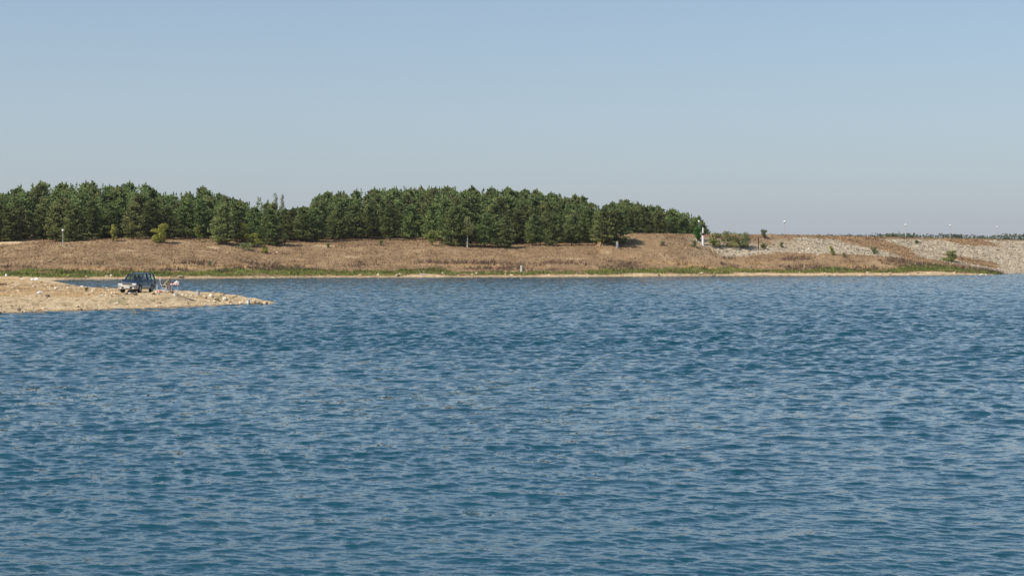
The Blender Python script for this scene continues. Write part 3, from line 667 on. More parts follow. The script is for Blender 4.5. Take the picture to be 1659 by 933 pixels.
DL = [(1271, 'farthest left of the globe lamps on the dam crest, against the sky'), (1467, 'globe lamp on the dam crest, above the dark low bush on the stones'), (1539, 'globe lamp on the dam crest, above the broad green bush'), (1615, 'globe lamp on the dam crest nearest the right edge')]
for px, lb in DL:
    a = (px - 829.5) / F
    for i in range(len(CREST) - 1):
        (ax, ay), (bx, by) = CREST[i], CREST[i + 1]
        u = (a * ay - ax) / ((bx - ax) - a * (by - ay))
        if 0 <= u <= 1: X, Y = ax + u * (bx - ax), ay + u * (by - ay); break
    lamp(px, 0, {1271: 358, 1467: 363.5, 1539: 364.5, 1615: 367}[px], Y=Y + 1.0, label=lb)
def post(name, px, py, w, h, m, label, cat='post', cap=False):
    X, Y, Z = hit(px, py, 335); t = thing(name, label, cat, (X, Y, Z)); s = Y / F
    bm = bmesh.new(); tube(bm, [(0, 0, -.3), (0, 0, h * s - .08)], [w * s / 2, w * s / 2 * .94], 12); bm_obj('shaft', bm, m, t)
    bm = bmesh.new(); lathe(bm, [(w * s / 2 * 1.15, h * s - .08), (w * s / 2 * 1.15, h * s - .02), (w * s / 2 * .6, h * s + .03)], 12); bm_obj('cap', bm, m, t)
post('white_post', 845, 441.5, 4, 11, m_conc, 'short white concrete post in the green strip by the water')
post('white_post', 1000, 402.5, 4, 9.5, m_white, 'short white post at the right end of the big pines')
X, Y, Z = hit(1139, 398.5, 340); s = Y / F
t = thing('gauge_column', 'tall white column with a dark crossbar beside the vivid green bush', 'column', (X, Y, Z))
bm = bmesh.new(); tube(bm, [(0, 0, -.3), (0, 0, 15.5 * s)], 2.1 * s, 12); bm_obj('lower_shaft', bm, m_white, t)
bm = bmesh.new(); tube(bm, [(0, 0, 15.5 * s), (0, 0, 20 * s)], 1.3 * s, 12); bm_obj('neck', bm, m_dark, t)
bm = bmesh.new(); box(bm, (-.1, 0, 17.6 * s), (9.5 * s, .18, 1.6 * s)); o = bm_obj('crossbar', bm, m_dark, t, bevel=.02)
bm = bmesh.new(); box(bm, (-3.0 * s, -.1, 19.0 * s), (3.4 * s, .2, .9 * s)); bm_obj('arm_plate', bm, m_white, t)
bm = bmesh.new(); tube(bm, [(0, 0, 20 * s), (0, 0, 27 * s)], 1.3 * s, 12); bm_obj('upper_shaft', bm, m_white, t)
bm = bmesh.new(); lathe(bm, [(1.5 * s, 27 * s), (1.5 * s, 27.6 * s), (.7 * s, 28.2 * s)], 12); bm_obj('cap', bm, m_conc, t)
X, Y, Z = hit(1228.5, 406, 340); s = Y / F
t = thing('iron_post', 'thin rusty brown post standing on the bank before the dam', 'post', (X, Y, Z))
bm = bmesh.new(); tube(bm, [(0, 0, -.3), (.02, 0, 19.5 * s)], .85 * s, 8); bm_obj('shaft', bm, m_rust, t)
bm = bmesh.new(); box(bm, (0, 0, 20 * s), (2.6 * s, .2, 1.1 * s)); bm_obj('head', bm, m_rust, t)
# driftwood on the far shore
m_drift = mat('bleached_wood', [(.38, .33, .28), (.62, .57, .50)], 6, .9)
X, Y, Z = hit(684, 445.5, 335); bm = bmesh.new()
tube(bm, [(-.5, 0, .02), (.1, .1, .12), (1.0, 0, .06)], [.1, .12, .05], 7); tube(bm, [(-.15, 0, .08), (-.45, .1, .5), (-.6, .1, .95)], [.08, .06, .03], 6)
o = bm_obj('driftwood', bm, m_drift); o.location = (X, Y, Z); tag(o, 'bleached forked driftwood lying on the far waterline', 'driftwood')
# pale boulders on the far bank
m_bould = mat('pale_boulder', [(.45, .39, .32), (.68, .60, .50), (.78, .72, .62)], 2.5, .9, bump=.5)
m_dkst = mat('dark_boulder', [(.05, .045, .04), (.12, .10, .085), (.2, .17, .14)], 3, .95, bump=.5)
m_tan = mat('tan_boulder', [(.28, .20, .12), (.48, .36, .23), (.62, .50, .34)], 3, .9, bump=.6)
def boulder(px, py, wpx, hpx, m, label, group=None, ymin=120, seed=0, name='boulder'):
    X, Y, Z = hit(px, py, ymin); s = Y / F; rg = random.Random(seed + int(px * 7 + py))
    bm = bmesh.new(); bmesh.ops.create_icosphere(bm, subdivisions=2, radius=1)
    dirs = [Vector((rg.gauss(0, 1), rg.gauss(0, 1), rg.gauss(0, 1))).normalized() for _ in range(9)]; cuts = [rg.uniform(.62, .92) for _ in dirs]
    for v in bm.verts:
        for d, c in zip(dirs, cuts):
            e = v.co.dot(d)
            if e > c: v.co -= d * (e - c)
        v.co *= rg.uniform(.96, 1.04)
        v.co.x *= wpx * s * .58; v.co.y *= wpx * s * .42; v.co.z = v.co.z * hpx * s * .62
    o = bm_obj(name, bm, m); o.location = (X, Y, Z + hpx * s * .28); o.rotation_euler.z = rg.uniform(-.5, .5)
    tag(o, label, 'rock', group); return o
boulder(449, 410, 4, 2, m_bould, 'small pale stone on the bank right of the yellow bush', ymin=340)
boulder(1325, 414, 6, 2.4, m_bould, 'flat pale stone on the brown bank below the dam', ymin=340)
for px, py, wd, hg, mm, lb in [
    (331, 483, 9, 6, m_tan, 'tan boulder on the spit crest right of the metal can'), (342, 482, 8, 6, m_bould, 'pale rounded boulder on the spit crest, topmost of the cluster'),
    (350, 486, 10, 6, m_tan, 'long tan boulder in the middle of the crest cluster'), (364, 486, 8, 5, m_bould, 'pale boulder at the foot of the third fishing rod'),
    (372, 490, 7, 4, m_tan, 'low tan stone left of the fourth fishing rod'), (390, 492, 7, 4, m_bould, 'low pale stone left of the white bucket'),
    (411, 491.5, 9, 6.5, m_tan, 'boulder touching the white bucket on its right'), (419, 492.5, 7, 5.5, m_tan, 'brown boulder between the bucket stone and the tip'),
    (429, 493.2, 10, 6.5, m_tan, 'brown boulder at the very tip of the spit'), (424, 494, 6, 3.5, m_dkst, 'dark wet stone in front of the tip boulder'),
    (302, 480, 5, 3, m_bould, 'small pale stone on the crest right of the table'), (296, 479, 5, 3.4, m_bould, 'pale stone under the first fishing rod'),
    (311, 480.5, 5, 3.6, m_bould, 'pinkish stone just left of the metal can'), (247, 476.5, 8, 4, m_tan, 'tan stone by the rear wheel of the car'),
    (90, 469, 6, 5, m_bould, 'pale squarish stone on the sand midway to the car'), (150, 472, 4, 2, m_bould, 'tiny white stone right of the little green plant'),
    (77, 480.5, 9, 4, m_dkst, 'dark stones heap on the sand at the left'), (31, 504, 6, 6, m_dkst, 'dark stone at the lower left waterline'), (34, 505.5, 5, 4, m_bould, 'pale stone by the dark one at the lower left waterline'),
    (205, 477.5, 7, 3.5, m_dkst, 'dark stone under the front bumper of the car'), (218, 478, 9, 3, m_dkst, 'flat dark stone before the front wheel'), (210, 476.5, 6, 3, m_bould, 'pale stone under the number plate'),
    (125, 498, 7, 3, m_tan, 'flat tan stone above the waterline, centre left'), (67, 458.5, 5, 2.2, m_dkst, 'dark stone beside the white rubbish near the inlet'),
    (33, 449, 5, 2.2, m_dkst, 'dark stone behind the white plank at the far left')]:
    boulder(px, py, wd, hg, mm, lb, 'larger stones on the spit')
# half-sunk debris
X, Y, Z = hit(4, 462, 120); bm = bmesh.new(); tube(bm, [(-.35, 0, .08), (.3, .1, .07), (.42, .1, .06)], [.1, .09, .05], 8)
o = bm_obj('log', bm, m_rust); o.location = (X, Y, Z); tag(o, 'short dark log on the sand at the left edge', 'log')
m_plas = mat('white_plastic', [(.72, .73, .74), (.84, .84, .84)], 5, .4, spec=.5)
def crumple(px, py, w_, h_, label, name='plastic_bag', m=m_plas, ymin=120, cat='rubbish', seed=1):
    X, Y, Z = hit(px, py, ymin); s = Y / F; rg = random.Random(seed); bm = bmesh.new(); bmesh.ops.create_icosphere(bm, subdivisions=3, radius=1)
    ws = [(Vector((rg.gauss(0, 1), rg.gauss(0, 1), rg.gauss(0, 1))) * 2.2, rg.uniform(0, 6)) for _ in range(9)]
    for v in bm.verts:
        k = 1 + .09 * sum(math.sin(v.co.dot(a) * 1.4 + p) for a, p in ws); v.co = Vector((v.co.x * k * w_ * s / 2, v.co.y * k * w_ * s / 2.4, v.co.z * k * h_ * s * .5 * (1.2 - .4 * abs(v.co.x))))
    o = bm_obj(name, bm, m); o.location = (X, Y, Z + h_ * s * .38); tag(o, label, cat); return o
crumple(10, 448, 3.6, 5, 'upright grey-white bag at the far left by the green strip', seed=1)
crumple(52, 454.5, 5, 3, 'crumpled white bag, middle of the rubbish near the inlet', seed=2)
crumple(59, 454.5, 6.5, 5, 'big white crumpled bag, rightmost of the rubbish near the inlet', seed=3)
crumple(63, 477, 6, 5, 'white bag on the sand beside the dark stones', seed=4)
crumple(213, 474, 13, 4.6, 'flat white bag lying in front of the car', seed=5)
X, Y, Z = hit(36, 453, 120); bm = bmesh.new(); box(bm, (0, 0, .07), (7.5 * Y / F, .25, .12), Matrix.Rotation(R(4), 4, 'Y')); o = bm_obj('foam_block', bm, m_plas, bevel=.02); o.location = (X, Y, Z); tag(o, 'long white foam block lying by the inlet', 'rubbish')

# ------------------------------------------------------------------ the car
m_blue = mat('blue_car_paint', [(.008, .030, .065), (.012, .036, .078)], 2, .28, spec=.5, coat=.25)
m_silv = mat('beige_silver_paint', [(.36, .34, .30), (.46, .44, .39)], 2, .4, metal=.25, coat=.3)
m_tyre = mat('tyre_rubber', [(.015, .015, .015), (.03, .03, .03)], 6, .85)
m_rim = mat('rim_alloy', [(.5, .5, .5), (.62, .62, .62)], 4, .35, metal=.6)
m_chr = mat('chrome', [(.7, .7, .7), (.8, .8, .8)], 3, .15, metal=.9)
m_trim = mat('black_trim', [(.012, .012, .013), (.025, .025, .025)], 5, .5)
m_head = mat('headlamp_glass', [(.70, .70, .68), (.82, .82, .80)], 12, .12, spec=.8)
m_plate = mat('plate_white', [(.74, .74, .72), (.82, .82, .80)], 2, .4)
m_seat = mat('seat_cloth', [(.07, .07, .075), (.13, .13, .13)], 12, .9)
m_red = mat('red_lens', [(.35, .02, .015), (.45, .03, .02)], 4, .3)
m_amb = mat('amber_lens', [(.6, .22, .03), (.7, .28, .04)], 4, .3)
def glass_mat():
    m = bpy.data.materials.new('car_glass'); m.use_nodes = True; n = m.node_tree.nodes; l = m.node_tree.links; n.clear()
    o = n.new('ShaderNodeOutputMaterial'); tr = n.new('ShaderNodeBsdfTransparent'); gl = n.new('ShaderNodeBsdfGlossy'); mx = n.new('ShaderNodeMixShader'); fr_ = n.new('ShaderNodeLayerWeight'); pw = n.new('ShaderNodeMath'); pw.operation = 'POWER'; pw.inputs[1].default_value = 3.5; pm = n.new('ShaderNodeMath'); pm.operation = 'MULTIPLY_ADD'; pm.inputs[1].default_value = .75; pm.inputs[2].default_value = .10; l.new(fr_.outputs['Facing'], pw.inputs[0]); l.new(pw.outputs[0], pm.inputs[0])
    tr.inputs[0].default_value = (.62, .78, .72, 1); gl.inputs['Roughness'].default_value = .03
    ns = n.new('ShaderNodeTexNoise'); ns.inputs['Scale'].default_value = 3
    bp = n.new('ShaderNodeBump'); bp.inputs['Strength'].default_value = .05; l.new(ns.outputs['Fac'], bp.inputs['Height']); l.new(bp.outputs[0], gl.inputs['Normal'])
    l.new(pm.outputs[0], mx.inputs[0]); l.new(tr.outputs[0], mx.inputs[1]); l.new(gl.outputs[0], mx.inputs[2]); l.new(mx.outputs[0], o.inputs[0]); return m
m_glass = glass_mat()
CX, CY, CZ = hit(221, 474.5, 135); CZ = gz(CX, CY + .8)
gx = gz(CX - .4, CY - .9); CX, CY = (222 - 829.5) / F * 156.2, 155.3; CZ = gz(CX, CY + .9) - .012; print('car', CX, CY, CZ)
car = thing('parked_car', 'dark blue estate car with beige lower panels parked on the spit', 'car', (CX, CY + .9, CZ), R(-10.5))
# local: x = width, y = length (front at -y), ground z = 0
L2 = 2.15; WR = .33; YF, YB = -1.33, 1.28
def halfw(y):  # plan taper
    f = abs(y) / L2; return .855 * (1 - .10 * max(0, f - .62) / .38 - .12 * max(0, f - .9) / .1)
def topz(y):   # bonnet line, then belt
    return float(np.interp(y, [-2.15, -2.08, -1.9, -.95, -.8, 2.0, 2.15], [.66, .84, .90, 1.02, 1.04, 1.06, .95]))
ys_ = np.linspace(-L2, L2, 64); rings = []
V = []; Fq = []; mi = []
for y in ys_:
    zb = .30
    for wy in (YF, YB):
        d = abs(y - wy)
        if d < .40: zb = max(zb, .30 + math.sqrt(max(.40 ** 2 - d ** 2, 0)) * .98)
    w_ = halfw(y); tz = topz(y); split = .60
    zz = [zb, max(zb + .005, .45), max(zb + .01, split - .012), max(zb + .015, split + .012), max(zb + .02, .80), tz - .07, tz, tz + .012, tz + .02]
    ww = [w_ - .03, w_ + .012, w_ + .012, w_, w_ - .002, w_ - .02, w_ - .09, w_ * .5, 0]
    V.append([(a, y, b) for a, b in zip(ww, zz)] + [(-a, y, b) for a, b in list(zip(ww, zz))[-2::-1]])
V = np.array(V); nr, nc, _ = V.shape; idx = np.arange(nr * nc).reshape(nr, nc)
for i in range(nr - 1):
    for j in range(nc - 1):
        Fq.append((idx[i, j], idx[i, j + 1], idx[i + 1, j + 1], idx[i + 1, j])); jj = min(j, nc - 2 - j); mi.append(1 if jj < 2 else 0)
me = mesh_np('body', V.reshape(-1, 3), Fq, [m_blue, m_silv], mi, True); o = put('body', me, car)
bm = bmesh.new()                               # front and rear end caps, floor
for yy, sgn in ((-L2, -1), (L2, 1)):
    w_ = halfw(yy); box(bm, (0, yy - sgn * .02, (.30 + topz(yy)) / 2), (w_ * 1.95, .05, topz(yy) - .30))
bm_obj('end_panel', bm, m_blue, car)
bm = bmesh.new(); box(bm, (0, 0, .36), (1.46, 3.9, .10)); box(bm, (0, 0, .5), (1.2, 3.8, .2)); bm_obj('floor_pan', bm, m_trim, car)
bm = bmesh.new()
for yy in (YF, YB): box(bm, (0, yy, .55), (1.5, .74, .3))
bm_obj('wheel_well', bm, m_trim, car)
# greenhouse
def gpt(y, z):  # half width of greenhouse at height
    f = (z - 1.04) / .56; return .80 - .17 * f
roof_y = [-.22, .3, 1.0, 1.7, 1.98]; roof_z = [1.57, 1.63, 1.64, 1.62, 1.58]
V = []; 
for yy in np.linspace(-.24, 2.0, 14):
    rz_ = float(np.interp(yy, roof_y, roof_z))
    for xx in np.linspace(-1, 1, 9): V.append((xx * .655, yy, rz_ + .025 * (1 - xx * xx) - .03 * (abs(xx) > .95)))
for k in range(14 * 9): x_, y_, z_ = V[k]; V.append((x_, y_, z_ - .04))
Fq = []
for s0, fl in ((0, 0), (126, 1)):
    for i in range(13):
        for j in range(8):
            q = [s0 + i * 9 + j, s0 + i * 9 + j + 1, s0 + (i + 1) * 9 + j + 1, s0 + (i + 1) * 9 + j]; Fq.append(q[::-1] if fl else q)
for i in range(13):
    for j in (0, 8): a = i * 9 + j; Fq.append((a, a + 9, a + 9 + 126, a + 126))
for j in range(8):
    for i in (0, 13): a = i * 9 + j; Fq.append((a, a + 1, a + 127, a + 126))
put('roof', mesh_np('roof', V, Fq, m_blue, smooth=False), car)
def bar(bm, a, b, w, d):
    a, b = Vector(a), Vector(b); q = (b - a); M = q.to_track_quat('Z', 'Y').to_matrix().to_4x4(); box(bm, (a + b) / 2, (w, d, q.length), M)
for s in (-1, 1):
    for nm, a, b, wd in (('front_pillar', (.79 * s, -.92, 1.0), (.645 * s, -.2, 1.585), .07), ('middle_pillar', (.80 * s, .36, 1.03), (.66 * s, .42, 1.6), .08),
                         ('rear_pillar', (.80 * s, 1.24, 1.03), (.66 * s, 1.22, 1.6), .08), ('tail_pillar', (.79 * s, 2.06, 1.03), (.64 * s, 1.93, 1.58), .10)):
        bm = bmesh.new(); bar(bm, a, b, wd, wd); bm_obj(nm, bm, m_blue if nm in ('front_pillar', 'tail_pillar') else m_trim, car)
    for a0, a1, b0, b1 in ((-.84, .33, -.22, .38), (.39, 1.21, .45, 1.2), (1.27, 2.02, 1.25, 1.9)):
        bm = bmesh.new(); q = [bm.verts.new(p) for p in ((.795 * s, a0, 1.035), (.795 * s, a1, 1.035), (.655 * s, b1, 1.585), (.655 * s, b0, 1.585))]; bm.faces.new(q); bm_obj('side_window', bm, m_glass, car)
    for ys0, ys1 in ((-.85, .38), (.38, 1.24)):      # door seams and handles
        bm = bmesh.new()
        for yy in (ys0, ys1): box(bm, (.862 * s, yy, .72), (.006, .014, .56))
        bm_obj('door_seam', bm, m_trim, car)
        bm = bmesh.new(); box(bm, (.868 * s, ys1 - .16, .90), (.03, .17, .03)); bm_obj('door_handle', bm, m_trim, car, bevel=.008)
    bm = bmesh.new(); box(bm, (.93 * s, -.66, 1.08), (.20, .10, .13)); o = bm_obj('wing_mirror', bm, m_trim, car, bevel=.03)
    bm = bmesh.new(); tube(bm, [(.56 * s, .0, 1.64), (.565 * s, .12, 1.70), (.57 * s, 1.0, 1.715), (.565 * s, 1.75, 1.70), (.56 * s, 1.86, 1.64)], .02, 8); bm_obj('roof_rail', bm, m_trim, car)
    bm = bmesh.new(); box(bm, (.60 * s, -2.125, .735), (.38, .10, .145)); h_ = bm_obj('headlight', bm, m_head, car, bevel=.03)
    bm = bmesh.new(); box(bm, (.79 * s, -2.05, .73), (.05, .14, .12)); bm_obj('indicator', bm, m_amb, car, bevel=.015)
    bm = bmesh.new(); box(bm, (.74 * s, 2.14, .85), (.16, .06, .26)); bm_obj('tail_light', bm, m_red, car, bevel=.02)
    bm = bmesh.new(); bmesh.ops.create_cone(bm, segments=14, radius1=.065, radius2=.065, depth=.04, cap_ends=True, matrix=Matrix.Translation((.56 * s, -2.235, .42)) @ Matrix.Rotation(PI / 2, 4, 'X')); bm_obj('fog_lamp', bm, m_head, car)
bm = bmesh.new(); q = [bm.verts.new(p) for p in ((-.76, -.90, 1.03), (.76, -.90, 1.03), (.62, -.235, 1.575), (-.62, -.235, 1.575))]; bm.faces.new(q); bm_obj('windscreen', bm, m_glass, car)
bm = bmesh.new(); q = [bm.verts.new(p) for p in ((-.74, 2.09, 1.06), (.74, 2.09, 1.06), (.6, 1.97, 1.56), (-.6, 1.97, 1.56))]; bm.faces.new(q); bm_obj('rear_window', bm, m_glass, car)
bm = bmesh.new(); box(bm, (0, -2.14, .745), (.74, .06, .13)); gr = bm_obj('grille', bm, m_trim, car)
for k in range(3):
    bm = bmesh.new(); box(bm, (0, -2.175, .70 + .045 * k), (.72, .015, .012)); bm_obj('slat', bm, m_chr, gr)
bm = bmesh.new(); tube(bm, [(-.40, -2.165, .80), (-.2, -2.185, .825), (0, -2.19, .83), (.2, -2.185, .825), (.40, -2.165, .80)], .017, 6); bm_obj('surround', bm, m_chr, gr)
def bumper(nm, yy, sgn):
    bm = bmesh.new(); pts = [(-.86, yy - sgn * .34, 0), (-.83, yy - sgn * .1, 0), (-.6, yy, 0), (0, yy + sgn * .03, 0), (.6, yy, 0), (.83, yy - sgn * .1, 0), (.86, yy - sgn * .34, 0)]
    rows = []
    for zz, off in ((.32, -.03), (.36, .0), (.47, .02), (.50, -.015), (.52, -.015), (.55, .03), (.64, .025), (.66, -.02)):
        rows.append([bm.verts.new((p[0] * (1 + off * .5), p[1] + sgn * off, zz)) for p in pts])
    for i in range(len(rows) - 1):
        for j in range(6): bm.faces.new((rows[i][j], rows[i][j + 1], rows[i + 1][j + 1], rows[i + 1][j]))
    return bm_obj(nm, bm, m_silv, car, True)
bp_ = bumper('front_bumper', -2.20, -1); bumper('rear_bumper', 2.20, 1)
bm = bmesh.new(); box(bm, (0, -2.235, .44), (.9, .02, .10)); bm_obj('air_intake', bm, m_trim, bp_)
bm = bmesh.new(); box(bm, (0, -2.262, .475), (.52, .012, .11)); bm_obj('number_plate', bm, m_plate, car, bevel=.004)
bm = bmesh.new(); box(bm, (0, -.98, 1.045), (1.3, .10, .02)); bm_obj('cowl', bm, m_trim, car)
for s in (-1, 1):
    bm = bmesh.new(); tube(bm, [(.08 + .32 * s, -.93, 1.06), (.42 * s - .3, -.86, 1.09)], .009, 5); bm_obj('wiper', bm, m_trim, car)
def wheel(x, y, s):
    t_ = bpy.data.objects.new('wheel', None)
    bm = bmesh.new(); prof = [(.215, -.10), (.31, -.105), (.335, -.07), (.338, .07), (.31, .105), (.215, .10)]
    rings = [[bm.verts.new((x + zz, y + r * math.cos(a), .335 + r * math.sin(a))) for a in [2 * PI * k / 24 for k in range(24)]] for r, zz in prof]
    for i in range(len(rings)):
        i2 = (i + 1) % len(rings)
        for k in range(24): bm.faces.new((rings[i][k], rings[i][(k + 1) % 24], rings[i2][(k + 1) % 24], rings[i2][k]))
    wh = bm_obj('wheel', bm, m_tyre, car, True)
    bm = bmesh.new(); xo = x + .075 * s
    for k in range(6):
        a = 2 * PI * k / 6; bar(bm, (xo, y + .04 * math.cos(a), .335 + .04 * math.sin(a)), (xo, y + .2 * math.cos(a), .335 + .2 * math.sin(a)), .03, .075)
    bmesh.ops.create_cone(bm, segments=16, radius1=.07, radius2=.05, depth=.05, cap_ends=True, matrix=Matrix.Translation((xo, y, .335)) @ Matrix.Rotation(PI / 2, 4, 'Y'))
    rr_ = [[bm.verts.new((x + zz * s, y + r * math.cos(a), .335 + r * math.sin(a))) for a in [2 * PI * k / 24 for k in range(24)]] for r, zz in [(.19, .09), (.218, .10), (.218, -.1)]]
    for i in range(2):
        for k in range(24): bm.faces.new((rr_[i][k], rr_[i][(k + 1) % 24], rr_[i + 1][(k + 1) % 24], rr_[i + 1][k]))
    bm_obj('rim', bm, m_rim, wh)
    bm = bmesh.new(); bmesh.ops.create_cone(bm, segments=20, radius1=.19, radius2=.19, depth=.02, cap_ends=True, matrix=Matrix.Translation((x + .02 * s, y, .335)) @ Matrix.Rotation(PI / 2, 4, 'Y')); bm_obj('brake_disc', bm, m_dark, wh)
for s in (-1, 1):
    for yy in (YF, YB): wheel(.74 * s, yy, s)
for xx, yy, wd in ((-.36, .25, .5), (.36, .25, .5), (0, 1.2, 1.2)):
    bm = bmesh.new(); box(bm, (xx, yy - .2, .72), (wd, .5, .2)); box(bm, (xx, yy + .12, 1.0), (wd, .14, .6), Matrix.Rotation(R(-12), 4, 'X'))
    for hx in ([xx] if wd < 1 else [-.35, .35]): box(bm, (hx, yy + .2, 1.36), (.24, .10, .17))
    bm_obj('car_seat', bm, m_seat, car, bevel=.03)
bm = bmesh.new(); box(bm, (0, -.62, 1.0), (1.4, .36, .12)); bm_obj('dashboard', bm, m_trim, car, bevel=.03)
bm = bmesh.new()
for k in range(16):
    a, b = 2 * PI * k / 16, 2 * PI * (k + 1) / 16; f = lambda q: (.36 + .18 * math.cos(q), -.36 + .05 * math.sin(q), 1.08 + .17 * math.sin(q)); tube(bm, [f(a), f(b)], .016, 6)
bm_obj('steering_wheel', bm, m_trim, car)

# ------------------------------------------------------------------ angler, chair, table
m_skin = mat('skin', [(.36, .18, .11), (.46, .24, .15)], 6, .6)
m_shirt = mat('khaki_shirt', [(.22, .20, .10), (.32, .29, .15)], 5, .9, bump=.3)
m_short = mat('olive_shorts', [(.14, .13, .08), (.20, .18, .11)], 5, .9)
m_hat = mat('straw_hat', [(.50, .38, .20), (.66, .53, .32)], 14, .85, bump=.4)
m_hair = mat('grey_hair', [(.12, .11, .10), (.2, .19, .18)], 20, .8)
m_shoe = mat('brown_shoe', [(.05, .035, .025), (.09, .06, .04)], 8, .7)
m_tube = mat('white_tube', [(.70, .71, .72), (.80, .80, .80)], 4, .4)
def stripes(name, a, b, scale):
    m = bpy.data.materials.new(name); m.use_nodes = True; n = m.node_tree.nodes; l = m.node_tree.links; bb = n['Principled BSDF']; bb.inputs['Roughness'].default_value = .9
    tc = n.new('ShaderNodeTexCoord'); wv = n.new('ShaderNodeTexWave'); wv.inputs['Scale'].default_value = scale; wv.inputs['Distortion'].default_value = 1.2
    c = n.new('ShaderNodeValToRGB'); c.color_ramp.elements[0].position = .45; c.color_ramp.elements[0].color = (*a, 1); c.color_ramp.elements[1].position = .55; c.color_ramp.elements[1].color = (*b, 1)
    l.new(tc.outputs['Object'], wv.inputs['Vector']); l.new(wv.outputs['Fac'], c.inputs[0]); l.new(c.outputs[0], bb.inputs['Base Color']); return m
m_canvas = stripes('striped_canvas', (.42, .10, .10), (.66, .50, .46), 6)
m_cloth = stripes('red_white_cloth', (.70, .16, .10), (.80, .76, .72), 1.6)
PX, PY, _ = hit(268, 476.5, 140); PY = CY + .6; PX = (267 - 829.5) / F * PY; PZ = gz(PX + .3, PY)
def skin(name, verts, edges, radii, m, parent, sub=2, loc=(0, 0, 0)):
    me = bpy.data.meshes.new(name); me.from_pydata([tuple(v) for v in verts], edges, []); me.materials.append(m)
    o = put(name, me, parent, loc); md = o.modifiers.new('skin', 'SKIN'); md.use_smooth_shade = True
    for i, r in enumerate(radii):
        sv = me.skin_vertices[0].data[i]; sv.radius = (r, r) if not isinstance(r, tuple) else r
    me.skin_vertices[0].data[0].use_root = True
    sb = o.modifiers.new('sub', 'SUBSURF'); sb.levels = sub; sb.render_levels = sub; return o
per = thing('person', 'seated person in khaki shirt, shorts and straw hat leaning over the table', 'person', (PX, PY, PZ))
# facing +x
B = [(0, 0, .50), (.05, 0, .66), (.15, 0, .82), (.25, 0, .96), (.32, 0, 1.03), (.37, 0, 1.09), (.41, 0, 1.17),           # pelvis .. head top
     (.24, .17, .95), (.27, .23, .76), (.50, .19, .76), (.24, -.17, .95), (.26, -.24, .74), (.50, -.20, .765),             # arms to wrists
     (.05, .10, .48), (.42, .12, .50), (.56, .12, .10), (.05, -.10, .48), (.42, -.13, .50), (.50, -.13, .10),              # legs
     (.68, .12, .05), (.62, -.13, .05)]
E = [(0, 1), (1, 2), (2, 3), (3, 4), (4, 5), (5, 6), (3, 7), (7, 8), (8, 9), (3, 10), (10, 11), (11, 12), (0, 13), (13, 14), (14, 15), (0, 16), (16, 17), (17, 18), (15, 19), (18, 20)]
Rd = [.125, .125, .135, .12, .055, .085, .085, .06, .045, .028, .06, .045, .028, .085, .06, .042, .085, .06, .042, .03, .03]
skin('body', B, E, Rd, m_skin, per)
sh = skin('shirt', [(.01, 0, .56), (.05, 0, .66), (.15, 0, .82), (.24, 0, .955), (.23, .19, .95), (.26, .235, .80), (.23, -.19, .95), (.255, -.245, .79)], [(0, 1), (1, 2), (2, 3), (3, 4), (4, 5), (3, 6), (6, 7)],
          [.145, .15, .16, .135, .085, .066, .085, .066], m_shirt, per)
skin('shorts', [(0, 0, .51), (.05, .105, .49), (.34, .12, .50), (.05, -.105, .49), (.34, -.13, .50)], [(0, 1), (1, 2), (0, 3), (3, 4)], [.15, .108, .085, .108, .085], m_short, per)
for s, wx in ((1, .50), (-1, .50)):
    y0 = .19 if s > 0 else -.20
    vs = [(wx, y0, .765), (wx + .05, y0, .768), (wx + .085, y0, .768)]; es = [(0, 1), (1, 2)]; rs = [.022, (.034, .016), (.036, .014)]
    for q, (dy, ln) in enumerate(((-.028, .07), (-.009, .085), (.011, .08), (.029, .06))):
        a = len(vs); vs += [(wx + .088, y0 + dy, .768), (wx + .088 + ln * .55, y0 + dy * 1.15, .768), (wx + .088 + ln, y0 + dy * 1.2, .757)]; es += [(2, a), (a, a + 1), (a + 1, a + 2)]; rs += [.010, .009, .0075]
    a = len(vs); vs += [(wx + .045, y0 - s * .04, .766), (wx + .085, y0 - s * .06, .760)]; es += [(1, a), (a, a + 1)]; rs += [.012, .009]
    skin('hand', vs, es, rs, m_skin, per, 1)
bm = bmesh.new(); bmesh.ops.create_uvsphere(bm, u_segments=20, v_segments=14, radius=1)
for v in bm.verts:
    x_, y_, z_ = v.co; v.co = Vector((x_ * .098 + (.012 if x_ > .3 and z_ < 0 else 0), y_ * .076 * (1 - .15 * max(0, -z_)), z_ * .122))
bmesh.ops.transform(bm, matrix=Matrix.Translation((.42, 0, 1.14)) @ Matrix.Rotation(R(28), 4, 'Y'), verts=bm.verts); hd_ = bm_obj('head', bm, m_skin, per, True)
bm = bmesh.new(); tube(bm, [(.50, 0, 1.125), (.525, 0, 1.075), (.50, 0, 1.07)], [.010, .017, .012], 6); bm_obj('nose', bm, m_skin, hd_, True)
for s in (-1, 1):
    bm = bmesh.new(); box(bm, (.415, .077 * s, 1.13), (.035, .014, .06)); bm_obj('ear', bm, m_skin, hd_, bevel=.006)
    bm = bmesh.new(); bmesh.ops.create_uvsphere(bm, u_segments=8, v_segments=6, radius=.012, matrix=Matrix.Translation((.507, .03 * s, 1.115))); bm_obj('eye', bm, m_dark, hd_)
bm = bmesh.new(); box(bm, (.488, 0, 1.045), (.012, .045, .008), Matrix.Rotation(R(28), 4, 'Y')); bm_obj('mouth', bm, m_red, hd_)
bm = bmesh.new(); bmesh.ops.create_uvsphere(bm, u_segments=14, v_segments=10, radius=1)
for v in bm.verts: v.co = Vector((v.co.x * .10 - .012, v.co.y * .083, v.co.z * .10 + .022))
bmesh.ops.transform(bm, matrix=Matrix.Translation((.40, 0, 1.15)) @ Matrix.Rotation(R(28), 4, 'Y'), verts=bm.verts); bm_obj('hair', bm, m_hair, hd_, True)
